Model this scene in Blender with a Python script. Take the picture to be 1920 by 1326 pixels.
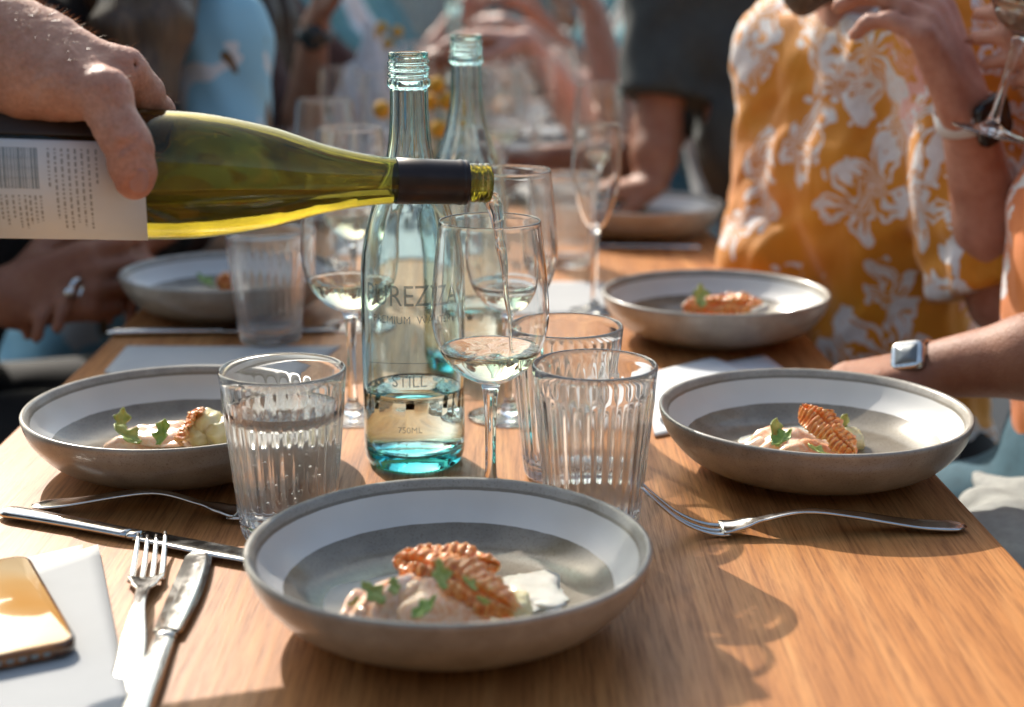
import bpy, math, random
import numpy as np
from mathutils import Vector, Matrix

random.seed(7)
PI = math.pi
sc = bpy.context.scene
for o in list(bpy.data.objects):
    bpy.data.objects.remove(o)
C = sc.collection

# ------------------------------------------------------------------ camera
cam_d = bpy.data.cameras.new('camera')
cam = bpy.data.objects.new('camera', cam_d)
C.objects.link(cam)
cam.location = (0, 0, 0.374)
cam.rotation_euler = (math.radians(90 - 14.2), 0, 0)
cam_d.sensor_width = 36
cam_d.lens = 53.44
cam_d.clip_start = 0.02
cam_d.clip_end = 400
cam_d.dof.use_dof = True
cam_d.dof.focus_distance = 1.07
cam_d.dof.aperture_fstop = 4.2
sc.camera = cam

# ------------------------------------------------------------------ sky, sun, exposure
SUN_DIR = Vector((-0.62, 1.23, 1.0)).normalized()      # towards the sun: behind the table, to the left
sun_el = math.asin(SUN_DIR.z)
sun_az = math.atan2(SUN_DIR.x, SUN_DIR.y)
world = bpy.data.worlds.new('World')
sc.world = world
world.use_nodes = True
wn = world.node_tree
for n in list(wn.nodes):
    wn.nodes.remove(n)
w_out = wn.nodes.new('ShaderNodeOutputWorld')
w_bg = wn.nodes.new('ShaderNodeBackground')
w_sky = wn.nodes.new('ShaderNodeTexSky')
w_sky.sky_type = 'NISHITA'
w_sky.sun_disc = False
w_sky.sun_elevation = sun_el
w_sky.sun_rotation = sun_az
w_sky.air_density = 1.0
w_sky.dust_density = 2.5
w_sky.ozone_density = 0.5
w_bg.inputs['Strength'].default_value = 0.15
w_tint = wn.nodes.new('ShaderNodeMix'); w_tint.data_type = 'RGBA'; w_tint.blend_type = 'MULTIPLY'; w_tint.inputs[0].default_value = 1.0
w_tint.inputs[7].default_value = (0.96, 1.0, 0.93, 1)      # a hazy, slightly milky summer sky all round
wn.links.new(w_sky.outputs[0], w_tint.inputs[6])
wn.links.new(w_tint.outputs[2], w_bg.inputs[0])
wn.links.new(w_bg.outputs[0], w_out.inputs[0])

sun_d = bpy.data.lights.new('sun', 'SUN')
sun_d.energy = 3.5
sun_d.angle = math.radians(0.5)
sun_d.color = (1.0, 0.93, 0.84)
sun = bpy.data.objects.new('sun', sun_d)
C.objects.link(sun)
sun.rotation_euler = SUN_DIR.to_track_quat('Z', 'Y').to_euler()
sun.location = SUN_DIR * 6
try:
    sun_d.cycles.is_caustics_light = True
except Exception:
    pass

sc.view_settings.view_transform = 'Standard'
sc.view_settings.look = 'None'
sc.view_settings.exposure = 0.82
sc.view_settings.gamma = 1.0
sc.view_settings.use_curve_mapping = False

cy = sc.cycles
cy.max_bounces = 24
cy.diffuse_bounces = 4
cy.glossy_bounces = 8
cy.transmission_bounces = 24
cy.transparent_max_bounces = 24
cy.caustics_reflective = False
cy.caustics_refractive = True
cy.blur_glossy = 0.6
cy.sample_clamp_indirect = 5.0
cy.use_denoising = True
cy.denoiser = 'OPENIMAGEDENOISE'
cy.use_adaptive_sampling = False

# ------------------------------------------------------------------ photograph pixels to places
_F, _P, _H = 2850.0, math.radians(14.2), 0.374
_c, _s = math.cos(_P), math.sin(_P)
def _ray(x, y):
    u, v = (x - 960) / _F, (y - 663) / _F
    return Vector((u, _c - v * _s, -_s - v * _c))
def P(x, y, z=0.0):
    d = _ray(x, y)
    t = (z - _H) / d.z
    return Vector((d.x * t, d.y * t, z))
def Q(x, y, Y):
    d = _ray(x, y)
    t = Y / d.y
    return Vector((d.x * t, Y, _H + d.z * t))

# ------------------------------------------------------------------ object helpers
def link(o, parent=None):
    C.objects.link(o)
    if parent is not None:
        o.parent = parent
    return o

def tag(o, label=None, cat=None, group=None, kind=None):
    if label: o['label'] = label
    if cat: o['category'] = cat
    if group: o['group'] = group
    if kind: o['kind'] = kind
    return o

def thing(name, label, cat, loc=(0, 0, 0), rot=(0, 0, 0), group=None):
    o = bpy.data.objects.new(name, None)
    o.empty_display_size = 0.03
    link(o)
    o.location = loc
    o.rotation_euler = rot
    return tag(o, label, cat, group)

def dup(root, label=None, loc=None, rot=None):
    def cp(o, par):
        c = o.copy()
        C.objects.link(c)
        if par is not None:
            c.parent = par
        for ch in o.children:
            cp(ch, c)
        return c
    r = cp(root, None)
    if label: r['label'] = label
    if loc is not None: r.location = loc
    if rot is not None: r.rotation_euler = rot
    return r

class MB:
    """collects shapes into one mesh"""
    def __init__(s):
        s.v = []; s.f = []; s.mi = []; s.cur = 0
    def add(s, verts, faces):
        b = len(s.v)
        s.v += [tuple(p) for p in verts]
        s.f += [tuple(i + b for i in f) for f in faces]
        s.mi += [s.cur] * len(faces)
        return s
    def box(s, lo, hi):
        x0, y0, z0 = lo; x1, y1, z1 = hi
        v = [(x0,y0,z0),(x1,y0,z0),(x1,y1,z0),(x0,y1,z0),(x0,y0,z1),(x1,y0,z1),(x1,y1,z1),(x0,y1,z1)]
        return s.add(v, [(0,3,2,1),(4,5,6,7),(0,1,5,4),(1,2,6,5),(2,3,7,6),(3,0,4,7)])
    def lathe(s, prof, n=64, mod=None, a0=0.0, a1=2*PI):
        full = abs(a1 - a0 - 2*PI) < 1e-6
        m = n if full else n + 1
        rings = []; v = []
        for (r, z) in prof:
            if r < 1e-7:
                rings.append([len(v)]); v.append((0, 0, z))
            else:
                ring = []
                for k in range(m):
                    a = a0 + (a1 - a0) * k / n
                    rr = r + (mod(a, r, z) if mod else 0)
                    ring.append(len(v)); v.append((rr*math.cos(a), rr*math.sin(a), z))
                rings.append(ring)
        f = []
        for A, B in zip(rings, rings[1:]):
            for k in range(n):
                k2 = (k + 1) % m if full else k + 1
                if len(A) == 1 and len(B) == 1: continue
                if len(A) == 1: f.append((A[0], B[k2], B[k]))
                elif len(B) == 1: f.append((A[k], A[k2], B[0]))
                else: f.append((A[k], A[k2], B[k2], B[k]))
        return s.add(v, f)
    def tube(s, pts, rad, n=12, flat=None, up=None, cap=True):
        """sweep a round (or, with flat, oval) section along pts"""
        pts = [Vector(p) for p in pts]
        if not hasattr(rad, '__len__'): rad = [rad]*len(pts)
        if flat is None: flat = [1.0]*len(pts)
        elif not hasattr(flat, '__len__'): flat = [flat]*len(pts)
        v = []; f = []
        N = Vector(up) if up else None
        for i, p in enumerate(pts):
            t = (pts[min(i+1, len(pts)-1)] - pts[max(i-1, 0)])
            if t.length < 1e-9: t = Vector((0,0,1))
            t.normalize()
            if N is None:
                N = Vector((0,0,1)) if abs(t.z) < 0.9 else Vector((1,0,0))
            N = (N - t*N.dot(t)).normalized()
            B = t.cross(N)
            for k in range(n):
                a = 2*PI*k/n
                v.append(p + B*(rad[i]*math.cos(a)) + N*(rad[i]*flat[i]*math.sin(a)))
        for i in range(len(pts)-1):
            for k in range(n):
                k2 = (k+1) % n
                f.append((i*n+k, (i+1)*n+k, (i+1)*n+k2, i*n+k2))
        if cap:
            f.append(tuple(range(n)))
            f.append(tuple((len(pts)-1)*n+k for k in reversed(range(n))))
        return s.add(v, f)
    def grid(s, fn, nu, nv, closed=False):
        v = [fn(i/nu, j/nv) for j in range(nv+1) for i in range(nu+1)]
        w = nu+1
        f = [(j*w+i, j*w+i+1, (j+1)*w+i+1, (j+1)*w+i) for j in range(nv) for i in range(nu)]
        return s.add(v, f)
    def sheet(s, fn, nu, nv, th):
        """a curved sheet with thickness th (offset along z of fn's own normal)"""
        w = nu+1
        top = [Vector(fn(i/nu, j/nv)) for j in range(nv+1) for i in range(nu+1)]
        nor = []
        for j in range(nv+1):
            for i in range(nu+1):
                a = top[j*w+min(i+1,nu)] - top[j*w+max(i-1,0)]
                b = top[min(j+1,nv)*w+i] - top[max(j-1,0)*w+i]
                c = a.cross(b)
                nor.append(c.normalized() if c.length > 1e-12 else Vector((0,0,1)))
        bot = [p - q*th for p, q in zip(top, nor)]
        f = []; n = len(top)
        for j in range(nv):
            for i in range(nu):
                a, b, c, d = j*w+i, j*w+i+1, (j+1)*w+i+1, (j+1)*w+i
                f.append((a,b,c,d)); f.append((d+n,c+n,b+n,a+n))
        for i in range(nu):
            f.append((i+1, i, i+n, i+1+n))
            q = nv*w
            f.append((q+i, q+i+1, q+i+1+n, q+i+n))
        for j in range(nv):
            f.append((j*w, (j+1)*w, (j+1)*w+n, j*w+n))
            f.append(((j+1)*w+nu, j*w+nu, j*w+nu+n, (j+1)*w+nu+n))
        return s.add(top+bot, f)
    def ball(s, c, r, n=16, m=10, sc3=(1,1,1)):
        b = MB().lathe([(r*math.sin(PI*k/m) if 0<k<m else 0, -r*math.cos(PI*k/m)) for k in range(m+1)], n)
        return s.add([(c[0]+p[0]*sc3[0], c[1]+p[1]*sc3[1], c[2]+p[2]*sc3[2]) for p in b.v], b.f)
    def xf(s, M):
        s.v = [tuple(M @ Vector(p)) for p in s.v]
        return s
    def mesh(s, name, mats, smooth=True):
        me = bpy.data.meshes.new(name)
        me.from_pydata(s.v, [], s.f)
        for m in (mats if isinstance(mats, (list, tuple)) else [mats]):
            me.materials.append(m)
        if any(s.mi):
            me.polygons.foreach_set('material_index', s.mi)
        me.polygons.foreach_set('use_smooth', [smooth]*len(me.polygons))
        me.update()
        return me
    def build(s, name, mats, parent=None, smooth=True, caustic=None):
        o = bpy.data.objects.new(name, s.mesh(name, mats, smooth))
        link(o, parent)
        if caustic == 'cast': o.cycles.is_caustics_caster = True
        if caustic == 'receive': o.cycles.is_caustics_receiver = True
        return o

def smooth_profile(pts, n=6):
    """Catmull-Rom through (r,z) points"""
    out = []
    p = [Vector(q) for q in pts]
    for i in range(len(p)-1):
        a = p[max(i-1,0)]; b = p[i]; c = p[i+1]; d = p[min(i+2, len(p)-1)]
        for k in range(n):
            t = k/n
            out.append(0.5*((2*b)+(c-a)*t+(2*a-5*b+4*c-d)*t*t+(3*b-a-3*c+d)*t*t*t))
    out.append(p[-1])
    return out
def prof(pts, n=6):
    return [(max(q.x, 0.0), q.y) for q in smooth_profile([Vector((a,b)) for a,b in pts], n)]

# ------------------------------------------------------------------ smooth bodies from a distance field
class SDF:
    def __init__(s, lo, hi, h):
        s.o = np.array(lo, dtype=np.float32); s.h = h
        n = np.ceil((np.array(hi)-np.array(lo))/h).astype(int)+2
        s.n = n
        s.S = np.full(tuple(n), 0.2, dtype=np.float32)
        s.ax = [s.o[i] + h*np.arange(n[i], dtype=np.float32) for i in range(3)]
    def _sl(s, lo, hi):
        r = []
        for i in range(3):
            a = int(max(0, math.floor((lo[i]-s.o[i])/s.h))); b = int(min(s.n[i], math.ceil((hi[i]-s.o[i])/s.h)+1))
            if b <= a: return None
            r.append(slice(a, b))
        return tuple(r)
    def cone(s, a, b, ra, rb, k=0.01, flat=None, sub=False):
        """rounded cone from a to b; flat=(axis vector, factor) squeezes it along an axis"""
        a = np.array(a, dtype=np.float32); b = np.array(b, dtype=np.float32)
        R = max(ra, rb)+k+3*s.h
        sl = s._sl(np.minimum(a, b)-R, np.maximum(a, b)+R)
        if sl is None: return s
        X = s.ax[0][sl[0]][:,None,None]; Y = s.ax[1][sl[1]][None,:,None]; Z = s.ax[2][sl[2]][None,None,:]
        d = b-a; L2 = float(d@d)+1e-12
        t = np.clip(((X-a[0])*d[0]+(Y-a[1])*d[1]+(Z-a[2])*d[2])/L2, 0, 1)
        px = X-(a[0]+t*d[0]); py = Y-(a[1]+t*d[1]); pz = Z-(a[2]+t*d[2])
        if flat is not None:
            w = np.array(flat[0], dtype=np.float32); w /= np.linalg.norm(w)
            q = px*w[0]+py*w[1]+pz*w[2]
            e = 1.0/flat[1]-1.0
            D = np.sqrt(px*px+py*py+pz*pz+q*q*((1+e)**2-1))
            D = (D-(ra+(rb-ra)*t))*min(1.0, flat[1]*1.3 if flat[1] < 1 else 1.0)
        else:
            D = np.sqrt(px*px+py*py+pz*pz)-(ra+(rb-ra)*t)
        A = s.S[sl]
        if sub:
            D = -D
            hh = np.maximum(k-np.abs(A-D), 0)/k
            s.S[sl] = np.maximum(A, D)+hh*hh*k*0.25
        else:
            hh = np.maximum(k-np.abs(A-D), 0)/k
            s.S[sl] = np.minimum(A, D)-hh*hh*k*0.25
        return s
    def chain(s, pts, rads, k=0.01, flat=None):
        for i in range(len(pts)-1):
            s.cone(pts[i], pts[i+1], rads[i], rads[i+1], k, flat)
        return s
    def ball(s, c, r, k=0.01, flat=None, sub=False):
        return s.cone(c, (c[0]+1e-4, c[1], c[2]), r, r, k, flat, sub)
    def wrinkle(s, amp, scale, dirs, seed=0):
        rs = np.random.RandomState(seed)
        X = s.ax[0][:,None,None]; Y = s.ax[1][None,:,None]; Z = s.ax[2][None,None,:]
        for d in dirs:
            d = np.array(d, dtype=np.float32); d /= np.linalg.norm(d)
            u = (X*d[0]+Y*d[1]+Z*d[2])*scale
            w = np.sin(X*scale*0.9+rs.rand()*6)+np.sin(Z*scale*0.7+rs.rand()*6)+np.sin(Y*scale*0.8+rs.rand()*6)
            s.S += (amp*np.sin(u*2.2+w*1.1+rs.rand()*6)*(0.6+0.4*np.sin(u*0.7+w*0.5))).astype(np.float32)
        return s
    def cut(s, fn):
        """remove where fn(X,Y,Z) > 0"""
        X = s.ax[0][:,None,None]; Y = s.ax[1][None,:,None]; Z = s.ax[2][None,None,:]
        s.S = np.maximum(s.S, fn(X, Y, Z).astype(np.float32))
        return s
    def mesh(s, origin=(0, 0, 0)):
        S = s.S; S[0]=S[-1]=0.2; S[:,0]=S[:,-1]=0.2; S[:,:,0]=S[:,:,-1]=0.2
        I = S < 0
        nx, ny, nz = S.shape
        cnt = np.zeros((nx-1, ny-1, nz-1), dtype=np.int8)
        cr = [(a,b,c) for a in (0,1) for b in (0,1) for c in (0,1)]
        for a,b,c in cr: cnt += I[a:nx-1+a, b:ny-1+b, c:nz-1+c]
        act = (cnt > 0) & (cnt < 8)
        cells = np.argwhere(act)
        idx = np.full(act.shape, -1, dtype=np.int64); idx[act] = np.arange(len(cells))
        acc = np.zeros((len(cells), 3)); w = np.zeros(len(cells))
        for a in cr:
            for ax in range(3):
                if a[ax]: continue
                b = list(a); b[ax] = 1
                sa = S[cells[:,0]+a[0], cells[:,1]+a[1], cells[:,2]+a[2]]; sb = S[cells[:,0]+b[0], cells[:,1]+b[1], cells[:,2]+b[2]]
                m = (sa < 0) != (sb < 0)
                t = sa[m]/(sa[m]-sb[m])
                p = np.tile(np.array(a, dtype=float), (m.sum(), 1)); p[:,ax] = t
                acc[m] += p; w[m] += 1
        V = s.o + s.h*(cells+acc/w[:,None]) - np.array(origin)
        F = []
        for ax in range(3):
            sa = np.take(I, range(0, I.shape[ax]-1), axis=ax); sb = np.take(I, range(1, I.shape[ax]), axis=ax)
            e = np.argwhere(sa != sb)
            fl = sa[e[:,0], e[:,1], e[:,2]]
            u, v = (ax+1) % 3, (ax+2) % 3
            ok = (e[:,u] > 0) & (e[:,v] > 0) & (e[:,u] < I.shape[u]-1) & (e[:,v] < I.shape[v]-1)
            e = e[ok]; fl = fl[ok]
            def g(du, dv):
                q = e.copy(); q[:,u] -= du; q[:,v] -= dv
                return idx[q[:,0], q[:,1], q[:,2]]
            q = np.stack([g(1,1), g(0,1), g(0,0), g(1,0)], axis=1)
            q[~fl] = q[~fl][:, ::-1]
            F.append(q)
        F = np.concatenate(F)
        return V, F
    def build(s, name, mats, parent=None, origin=(0,0,0)):
        V, F = s.mesh(origin)
        me = bpy.data.meshes.new(name)
        me.vertices.add(len(V)); me.vertices.foreach_set('co', V.astype(np.float32).ravel())
        me.loops.add(F.size); me.loops.foreach_set('vertex_index', F.astype(np.int32).ravel())
        me.polygons.add(len(F)); me.polygons.foreach_set('loop_start', np.arange(0, F.size, 4, dtype=np.int32))
        me.polygons.foreach_set('use_smooth', np.ones(len(F), dtype=bool))
        me.update(calc_edges=True); me.validate()
        for m in (mats if isinstance(mats, (list, tuple)) else [mats]): me.materials.append(m)
        o = bpy.data.objects.new(name, me)
        return link(o, parent)
# ------------------------------------------------------------------ materials
class N:
    def __init__(s, name):
        s.m = bpy.data.materials.new(name); s.m.use_nodes = True
        s.t = s.m.node_tree
        for n in list(s.t.nodes): s.t.nodes.remove(n)
        s.out = s.t.nodes.new('ShaderNodeOutputMaterial')
    def n(s, typ, **kw):
        x = s.t.nodes.new(typ)
        for k, v in kw.items():
            if k.startswith('i_'):
                x.inputs[k[2:].replace('_', ' ')].default_value = v
            else:
                setattr(x, k, v)
        return x
    def l(s, a, b): s.t.links.new(a, b); return s
    def bsdf(s, **kw):
        b = s.n('ShaderNodeBsdfPrincipled')
        for k, v in kw.items():
            b.inputs[k.replace('_', ' ')].default_value = v
        s.l(b.outputs[0], s.out.inputs['Surface'])
        s.b = b
        return b
    def coord(s, scale=(1,1,1), kind='Object'):
        tc = s.n('ShaderNodeTexCoord'); mp = s.n('ShaderNodeMapping')
        mp.inputs['Scale'].default_value = scale
        s.l(tc.outputs[kind], mp.inputs['Vector'])
        return mp.outputs[0]
    def noise(s, vec, scale=5, detail=4, rough=0.5, dist=0):
        x = s.n('ShaderNodeTexNoise'); x.inputs['Scale'].default_value = scale; x.inputs['Detail'].default_value = detail
        x.inputs['Roughness'].default_value = rough; x.inputs['Distortion'].default_value = dist
        s.l(vec, x.inputs['Vector'])
        return x.outputs['Fac']
    def ramp(s, fac, stops, interp='LINEAR'):
        r = s.n('ShaderNodeValToRGB'); r.color_ramp.interpolation = interp
        el = r.color_ramp.elements
        while len(el) < len(stops): el.new(0.5)
        for e, (p, c) in zip(el, stops):
            e.position = p; e.color = (*c, 1) if len(c) == 3 else c
        s.l(fac, r.inputs[0])
        return r.outputs[0]
    def math(s, op, a, b=None, clamp=False):
        x = s.n('ShaderNodeMath', operation=op); x.use_clamp = clamp
        for i, q in enumerate((a, b)):
            if q is None: continue
            if isinstance(q, (int, float)): x.inputs[i].default_value = q
            else: s.l(q, x.inputs[i])
        return x.outputs[0]
    def mix(s, fac, a, b, blend='MIX'):
        x = s.n('ShaderNodeMix', data_type='RGBA', blend_type=blend)
        for i, q in ((0, fac), (6, a), (7, b)):
            if isinstance(q, (int, float)): x.inputs[i].default_value = q
            elif isinstance(q, tuple): x.inputs[i].default_value = (*q, 1) if len(q) == 3 else q
            else: s.l(q, x.inputs[i])
        return x.outputs[2]
    def bump(s, h, strength=0.2, dist=0.001):
        x = s.n('ShaderNodeBump'); x.inputs['Strength'].default_value = strength; x.inputs['Distance'].default_value = dist
        s.l(h, x.inputs['Height']); s.l(x.outputs[0], s.b.inputs['Normal'])
        return x

def plain(name, col, rough=0.5, metal=0.0, var=0.12, scale=30, bump=0.0, **kw):
    k = N(name); k.bsdf(Roughness=rough, Metallic=metal, **kw)
    v = k.coord()
    f = k.noise(v, scale, 5, 0.6)
    lo = tuple(c*(1-var) for c in col); hi = tuple(min(1, c*(1+var)) for c in col)
    k.l(k.ramp(f, [(0.3, lo), (0.7, hi)]), k.b.inputs['Base Color'])
    if bump: k.bump(k.noise(v, scale*4, 4, 0.6), bump, 0.001)
    return k.m

def glass(name, col=(1,1,1), ior=1.5, rough=0.0, density=None, bump=0.0, bscale=60):
    k = N(name)
    g = k.n('ShaderNodeBsdfGlass'); g.inputs['Color'].default_value = (*col, 1)
    g.inputs['IOR'].default_value = ior; g.inputs['Roughness'].default_value = rough
    k.l(g.outputs[0], k.out.inputs['Surface'])
    if bump:
        b = k.n('ShaderNodeBump'); b.inputs['Strength'].default_value = bump; b.inputs['Distance'].default_value = 0.001
        k.l(k.noise(k.coord(), bscale, 2, 0.5), b.inputs['Height']); k.l(b.outputs[0], g.inputs['Normal'])
    if density:
        a = k.n('ShaderNodeVolumeAbsorption'); a.inputs['Color'].default_value = (*density[0], 1); a.inputs['Density'].default_value = density[1]
        k.l(a.outputs[0], k.out.inputs['Volume'])
    return k.m

M = {}
M['clear_glass'] = glass('clear_glass', (0.99, 0.995, 0.995), 1.5)
def hazy_glass(name, amt):
    m = glass(name, (0.99, 0.995, 0.995), 1.5); t = m.node_tree
    g = [n for n in t.nodes if n.type == 'BSDF_GLASS'][0]; o = [n for n in t.nodes if n.type == 'OUTPUT_MATERIAL'][0]
    tr = t.nodes.new('ShaderNodeBsdfTranslucent'); tr.inputs[0].default_value = (.9, .93, .95, 1)
    mx = t.nodes.new('ShaderNodeMixShader'); mx.inputs[0].default_value = amt
    t.links.new(g.outputs[0], mx.inputs[1]); t.links.new(tr.outputs[0], mx.inputs[2]); t.links.new(mx.outputs[0], o.inputs['Surface'])
    return m
M['tumbler_glass'] = hazy_glass('tumbler_glass', 0.05); M['wine_glass'] = hazy_glass('wine_glass', 0.012)
M['bubble'] = glass('bubble', (1, 1, 1), 0.752)
M['aqua_glass'] = glass('aqua_glass', (0.97, 0.99, 0.99), 1.5, density=((0.22, 0.84, 0.86), 55))
M['water'] = glass('water', (1, 1, 1), 1.33)
M['white_wine'] = glass('white_wine', (1, 1, 1), 1.34, density=((0.90, 0.84, 0.50), 16))

def hazy_bottle():
    m = glass('green_bottle_glass', (0.97, 0.98, 0.9), 1.5, density=((0.66, 0.585, 0.02), 430)); t = m.node_tree
    g = [n for n in t.nodes if n.type == 'BSDF_GLASS'][0]; o = [n for n in t.nodes if n.type == 'OUTPUT_MATERIAL'][0]
    tr = t.nodes.new('ShaderNodeBsdfTranslucent'); tr.inputs[0].default_value = (.62, .58, .05, 1)
    tc = t.nodes.new('ShaderNodeTexCoord'); nz = t.nodes.new('ShaderNodeTexNoise'); nz.inputs['Scale'].default_value = 55; nz.inputs['Detail'].default_value = 5
    mr = t.nodes.new('ShaderNodeMapRange'); mr.inputs['From Min'].default_value = .35; mr.inputs['From Max'].default_value = .7; mr.inputs['To Min'].default_value = .05; mr.inputs['To Max'].default_value = .17
    mx = t.nodes.new('ShaderNodeMixShader')
    t.links.new(tc.outputs['Object'], nz.inputs['Vector']); t.links.new(nz.outputs['Fac'], mr.inputs['Value']); t.links.new(mr.outputs[0], mx.inputs[0])
    t.links.new(g.outputs[0], mx.inputs[1]); t.links.new(tr.outputs[0], mx.inputs[2]); t.links.new(mx.outputs[0], o.inputs['Surface'])
    return m
M['green_glass'] = hazy_bottle()
def wood():
    k = N('oak_wood'); k.bsdf(Roughness=0.42, Specular_IOR_Level=0.35)
    v = k.coord((14, 1.1, 14)); fine = k.coord((170, 5.5, 170)); big = k.coord((3, 0.6, 3))
    f1 = k.noise(v, 2.2, 7, 0.62, 1.2); f2 = k.noise(fine, 3.0, 4, 0.7); f3 = k.noise(big, 1.7, 3, 0.5)
    c = k.ramp(f1, [(0.25, (0.31, 0.120, 0.038)), (0.5, (0.48, 0.205, 0.067)), (0.75, (0.62, 0.31, 0.12))])
    c2 = k.ramp(f2, [(0.34, (0.42, 0.33, 0.25)), (0.5, (0.95, 0.93, 0.9)), (0.66, (1.2, 1.2, 1.15))])
    c = k.mix(0.75, c, c2, 'MULTIPLY')
    c = k.mix(0.35, c, k.ramp(f3, [(0.3, (0.75, 0.68, 0.62)), (0.7, (1.15, 1.1, 1.0))]), 'MULTIPLY')
    k.l(c, k.b.inputs['Base Color'])
    k.l(k.ramp(f2, [(0.3, (0.55,)*3), (0.7, (0.36,)*3)]), k.b.inputs['Roughness'])
    k.bump(f2, 0.35, 0.0006)
    return k.m
M['wood'] = wood()

def ceramic(name, inner=False):
    """stoneware: white glaze band inside, speckled grey-brown outside, rim and floor"""
    k = N(name); k.bsdf(Roughness=0.32, Coat_Weight=0.25, Coat_Roughness=0.12)
    v = k.coord()
    oi = k.n('ShaderNodeObjectInfo'); ad = k.n('ShaderNodeVectorMath', operation='ADD'); k.l(v, ad.inputs[0]); k.l(oi.outputs['Location'], ad.inputs[1]); geo_v = v; v = ad.outputs[0]
    sp = k.noise(v, 700, 3, 0.6); cl = k.noise(v, 45, 5, 0.6); bl = k.noise(v, 14, 3, 0.5)
    grey = k.ramp(cl, [(0.3, (0.26, 0.235, 0.195)), (0.7, (0.40, 0.37, 0.32))])
    grey = k.mix(0.7, grey, k.ramp(sp, [(0.33, (0.55, 0.5, 0.45)), (0.45, (1, 1, 1))]), 'MULTIPLY')
    if inner:
        grey = k.mix(1.0, grey, (0.62, 0.58, 0.52), 'MULTIPLY')
        white = k.ramp(bl, [(0.3, (0.60, 0.59, 0.56)), (0.7, (0.68, 0.67, 0.64))])
        geo = k.n('ShaderNodeSeparateXYZ'); k.l(geo_v, geo.inputs[0])
        z = k.math('ADD', geo.outputs['Z'], k.math('MULTIPLY', k.math('SUBTRACT', cl, 0.5), 0.0014))
        lo = k.math('GREATER_THAN', z, 0.0262); hi = k.math('LESS_THAN', z, 0.0436)
        k.l(k.mix(k.math('MULTIPLY', lo, hi), grey, white), k.b.inputs['Base Color'])
        k.l(k.ramp(lo, [(0.4, (0.2,)*3), (0.6, (0.34,)*3)]), k.b.inputs['Roughness'])
    else:
        k.l(grey, k.b.inputs['Base Color'])
    k.bump(k.noise(v, 260, 4, 0.6), 0.12, 0.0006)
    return k.m
M['stoneware'] = ceramic('stoneware'); M['stoneware_inner'] = ceramic('stoneware_inner', True)

def steel():
    k = N('steel'); k.bsdf(Metallic=1.0, Roughness=0.2)
    v = k.coord((40, 40, 40)); f = k.noise(v, 3, 5, 0.6)
    k.l(k.ramp(f, [(0.3, (0.58, 0.57, 0.55)), (0.7, (0.72, 0.71, 0.69))]), k.b.inputs['Base Color'])
    k.l(k.ramp(f, [(0.3, (0.13,)*3), (0.7, (0.25,)*3)]), k.b.inputs['Roughness'])
    return k.m
M['steel'] = steel()

def skin(name, a, b, sss=0.25):
    k = N(name); k.bsdf(Roughness=0.52, Specular_IOR_Level=0.35, Subsurface_Weight=sss, Subsurface_Scale=0.004)
    k.b.inputs['Subsurface Radius'].default_value = (1.0, 0.35, 0.2)
    v = k.coord(); f = k.noise(v, 38, 5, 0.62); g = k.noise(v, 420, 3, 0.6)
    k.l(k.ramp(f, [(0.3, a), (0.7, b)]), k.b.inputs['Base Color'])
    vo = k.n('ShaderNodeTexVoronoi'); vo.inputs['Scale'].default_value = 520; k.l(k.coord((1, 1, 1.6)), vo.inputs['Vector'])
    wv = k.noise(k.coord((1.6, 1, 0.5)), 170, 3, 0.6, 0.8)
    hh = k.math('ADD', k.math('MULTIPLY', vo.outputs['Distance'], 0.5), k.math('ADD', k.math('MULTIPLY', g, 0.4), k.math('MULTIPLY', wv, 1.1)))
    k.bump(hh, 0.5, 0.0011)
    return k.m
M['skin'] = skin('skin', (0.40, 0.15, 0.09), (0.58, 0.29, 0.20))
M['tan_skin'] = skin('tan_skin', (0.26, 0.10, 0.055), (0.36, 0.16, 0.09))
M['pink_skin'] = skin('pink_skin', (0.50, 0.27, 0.20), (0.62, 0.36, 0.28))
M['nail'] = plain('nail', (0.46, 0.21, 0.155), 0.3, 0, 0.05)
M['paper'] = plain('paper', (0.45, 0.455, 0.45), 0.85, 0, 0.03, 20, 0.05, Specular_IOR_Level=0.15)
# ------------------------------------------------------------------ ground and table
g = MB().add([(-60,-12,-0.75),(60,-12,-0.75),(60,160,-0.75),(-60,160,-0.75)], [(0,1,2,3)])
M['paving'] = plain('paving', (0.22, 0.22, 0.21), 0.85, 0, 0.2, 3, 0.2)
tag(g.build('ground', M['paving'], smooth=False), kind='structure')

def xl(y): return -0.403-0.0115*y
def xr(y): return 0.3585-0.0306*y
table = thing('dining_table', 'long oak dining table set for a shared lunch', 'table', (0, 0.45, -0.75))
y0, y1, T, B = 0.28, 4.6, 0.0, 0.034
b = MB()
ins = 0.003
def ring(e, z): return [(xl(y0)+e, y0+e, z), (xr(y0)-e, y0+e, z), (xr(y1)-e, y1-e, z), (xl(y1)+e, y1-e, z)]
R = [ring(ins, -B), ring(0, -B+ins), ring(0, -ins), ring(ins*0.3, -ins*0.3), ring(ins, 0)]
v = [p for r in R for p in r]
f = [(3,2,1,0), (16,17,18,19)] + [(i*4+k, i*4+(k+1)%4, i*4+4+(k+1)%4, i*4+4+k) for i in range(4) for k in range(4)]
b.add([(p[0], p[1]-0.45, p[2]+0.75) for p in v], f)
b.build('tabletop', M['wood'], table, smooth=False, caustic='receive')
for (x, y) in ((-0.34, 0.4), (0.27, 0.4), (-0.38, 4.45), (0.17, 4.45)):
    MB().box((x-0.035, y-0.45-0.035, 0), (x+0.035, y-0.45+0.035, 0.715)).build('leg', M['wood'], table, smooth=False)
MB().box((-0.36, 0.02, 0.64), (-0.335, 3.95, 0.714)).build('apron', M['wood'], table, smooth=False)
MB().box((0.14, 0.02, 0.64), (0.165, 3.95, 0.714)).build('apron', M['wood'], table, smooth=False)

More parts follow.
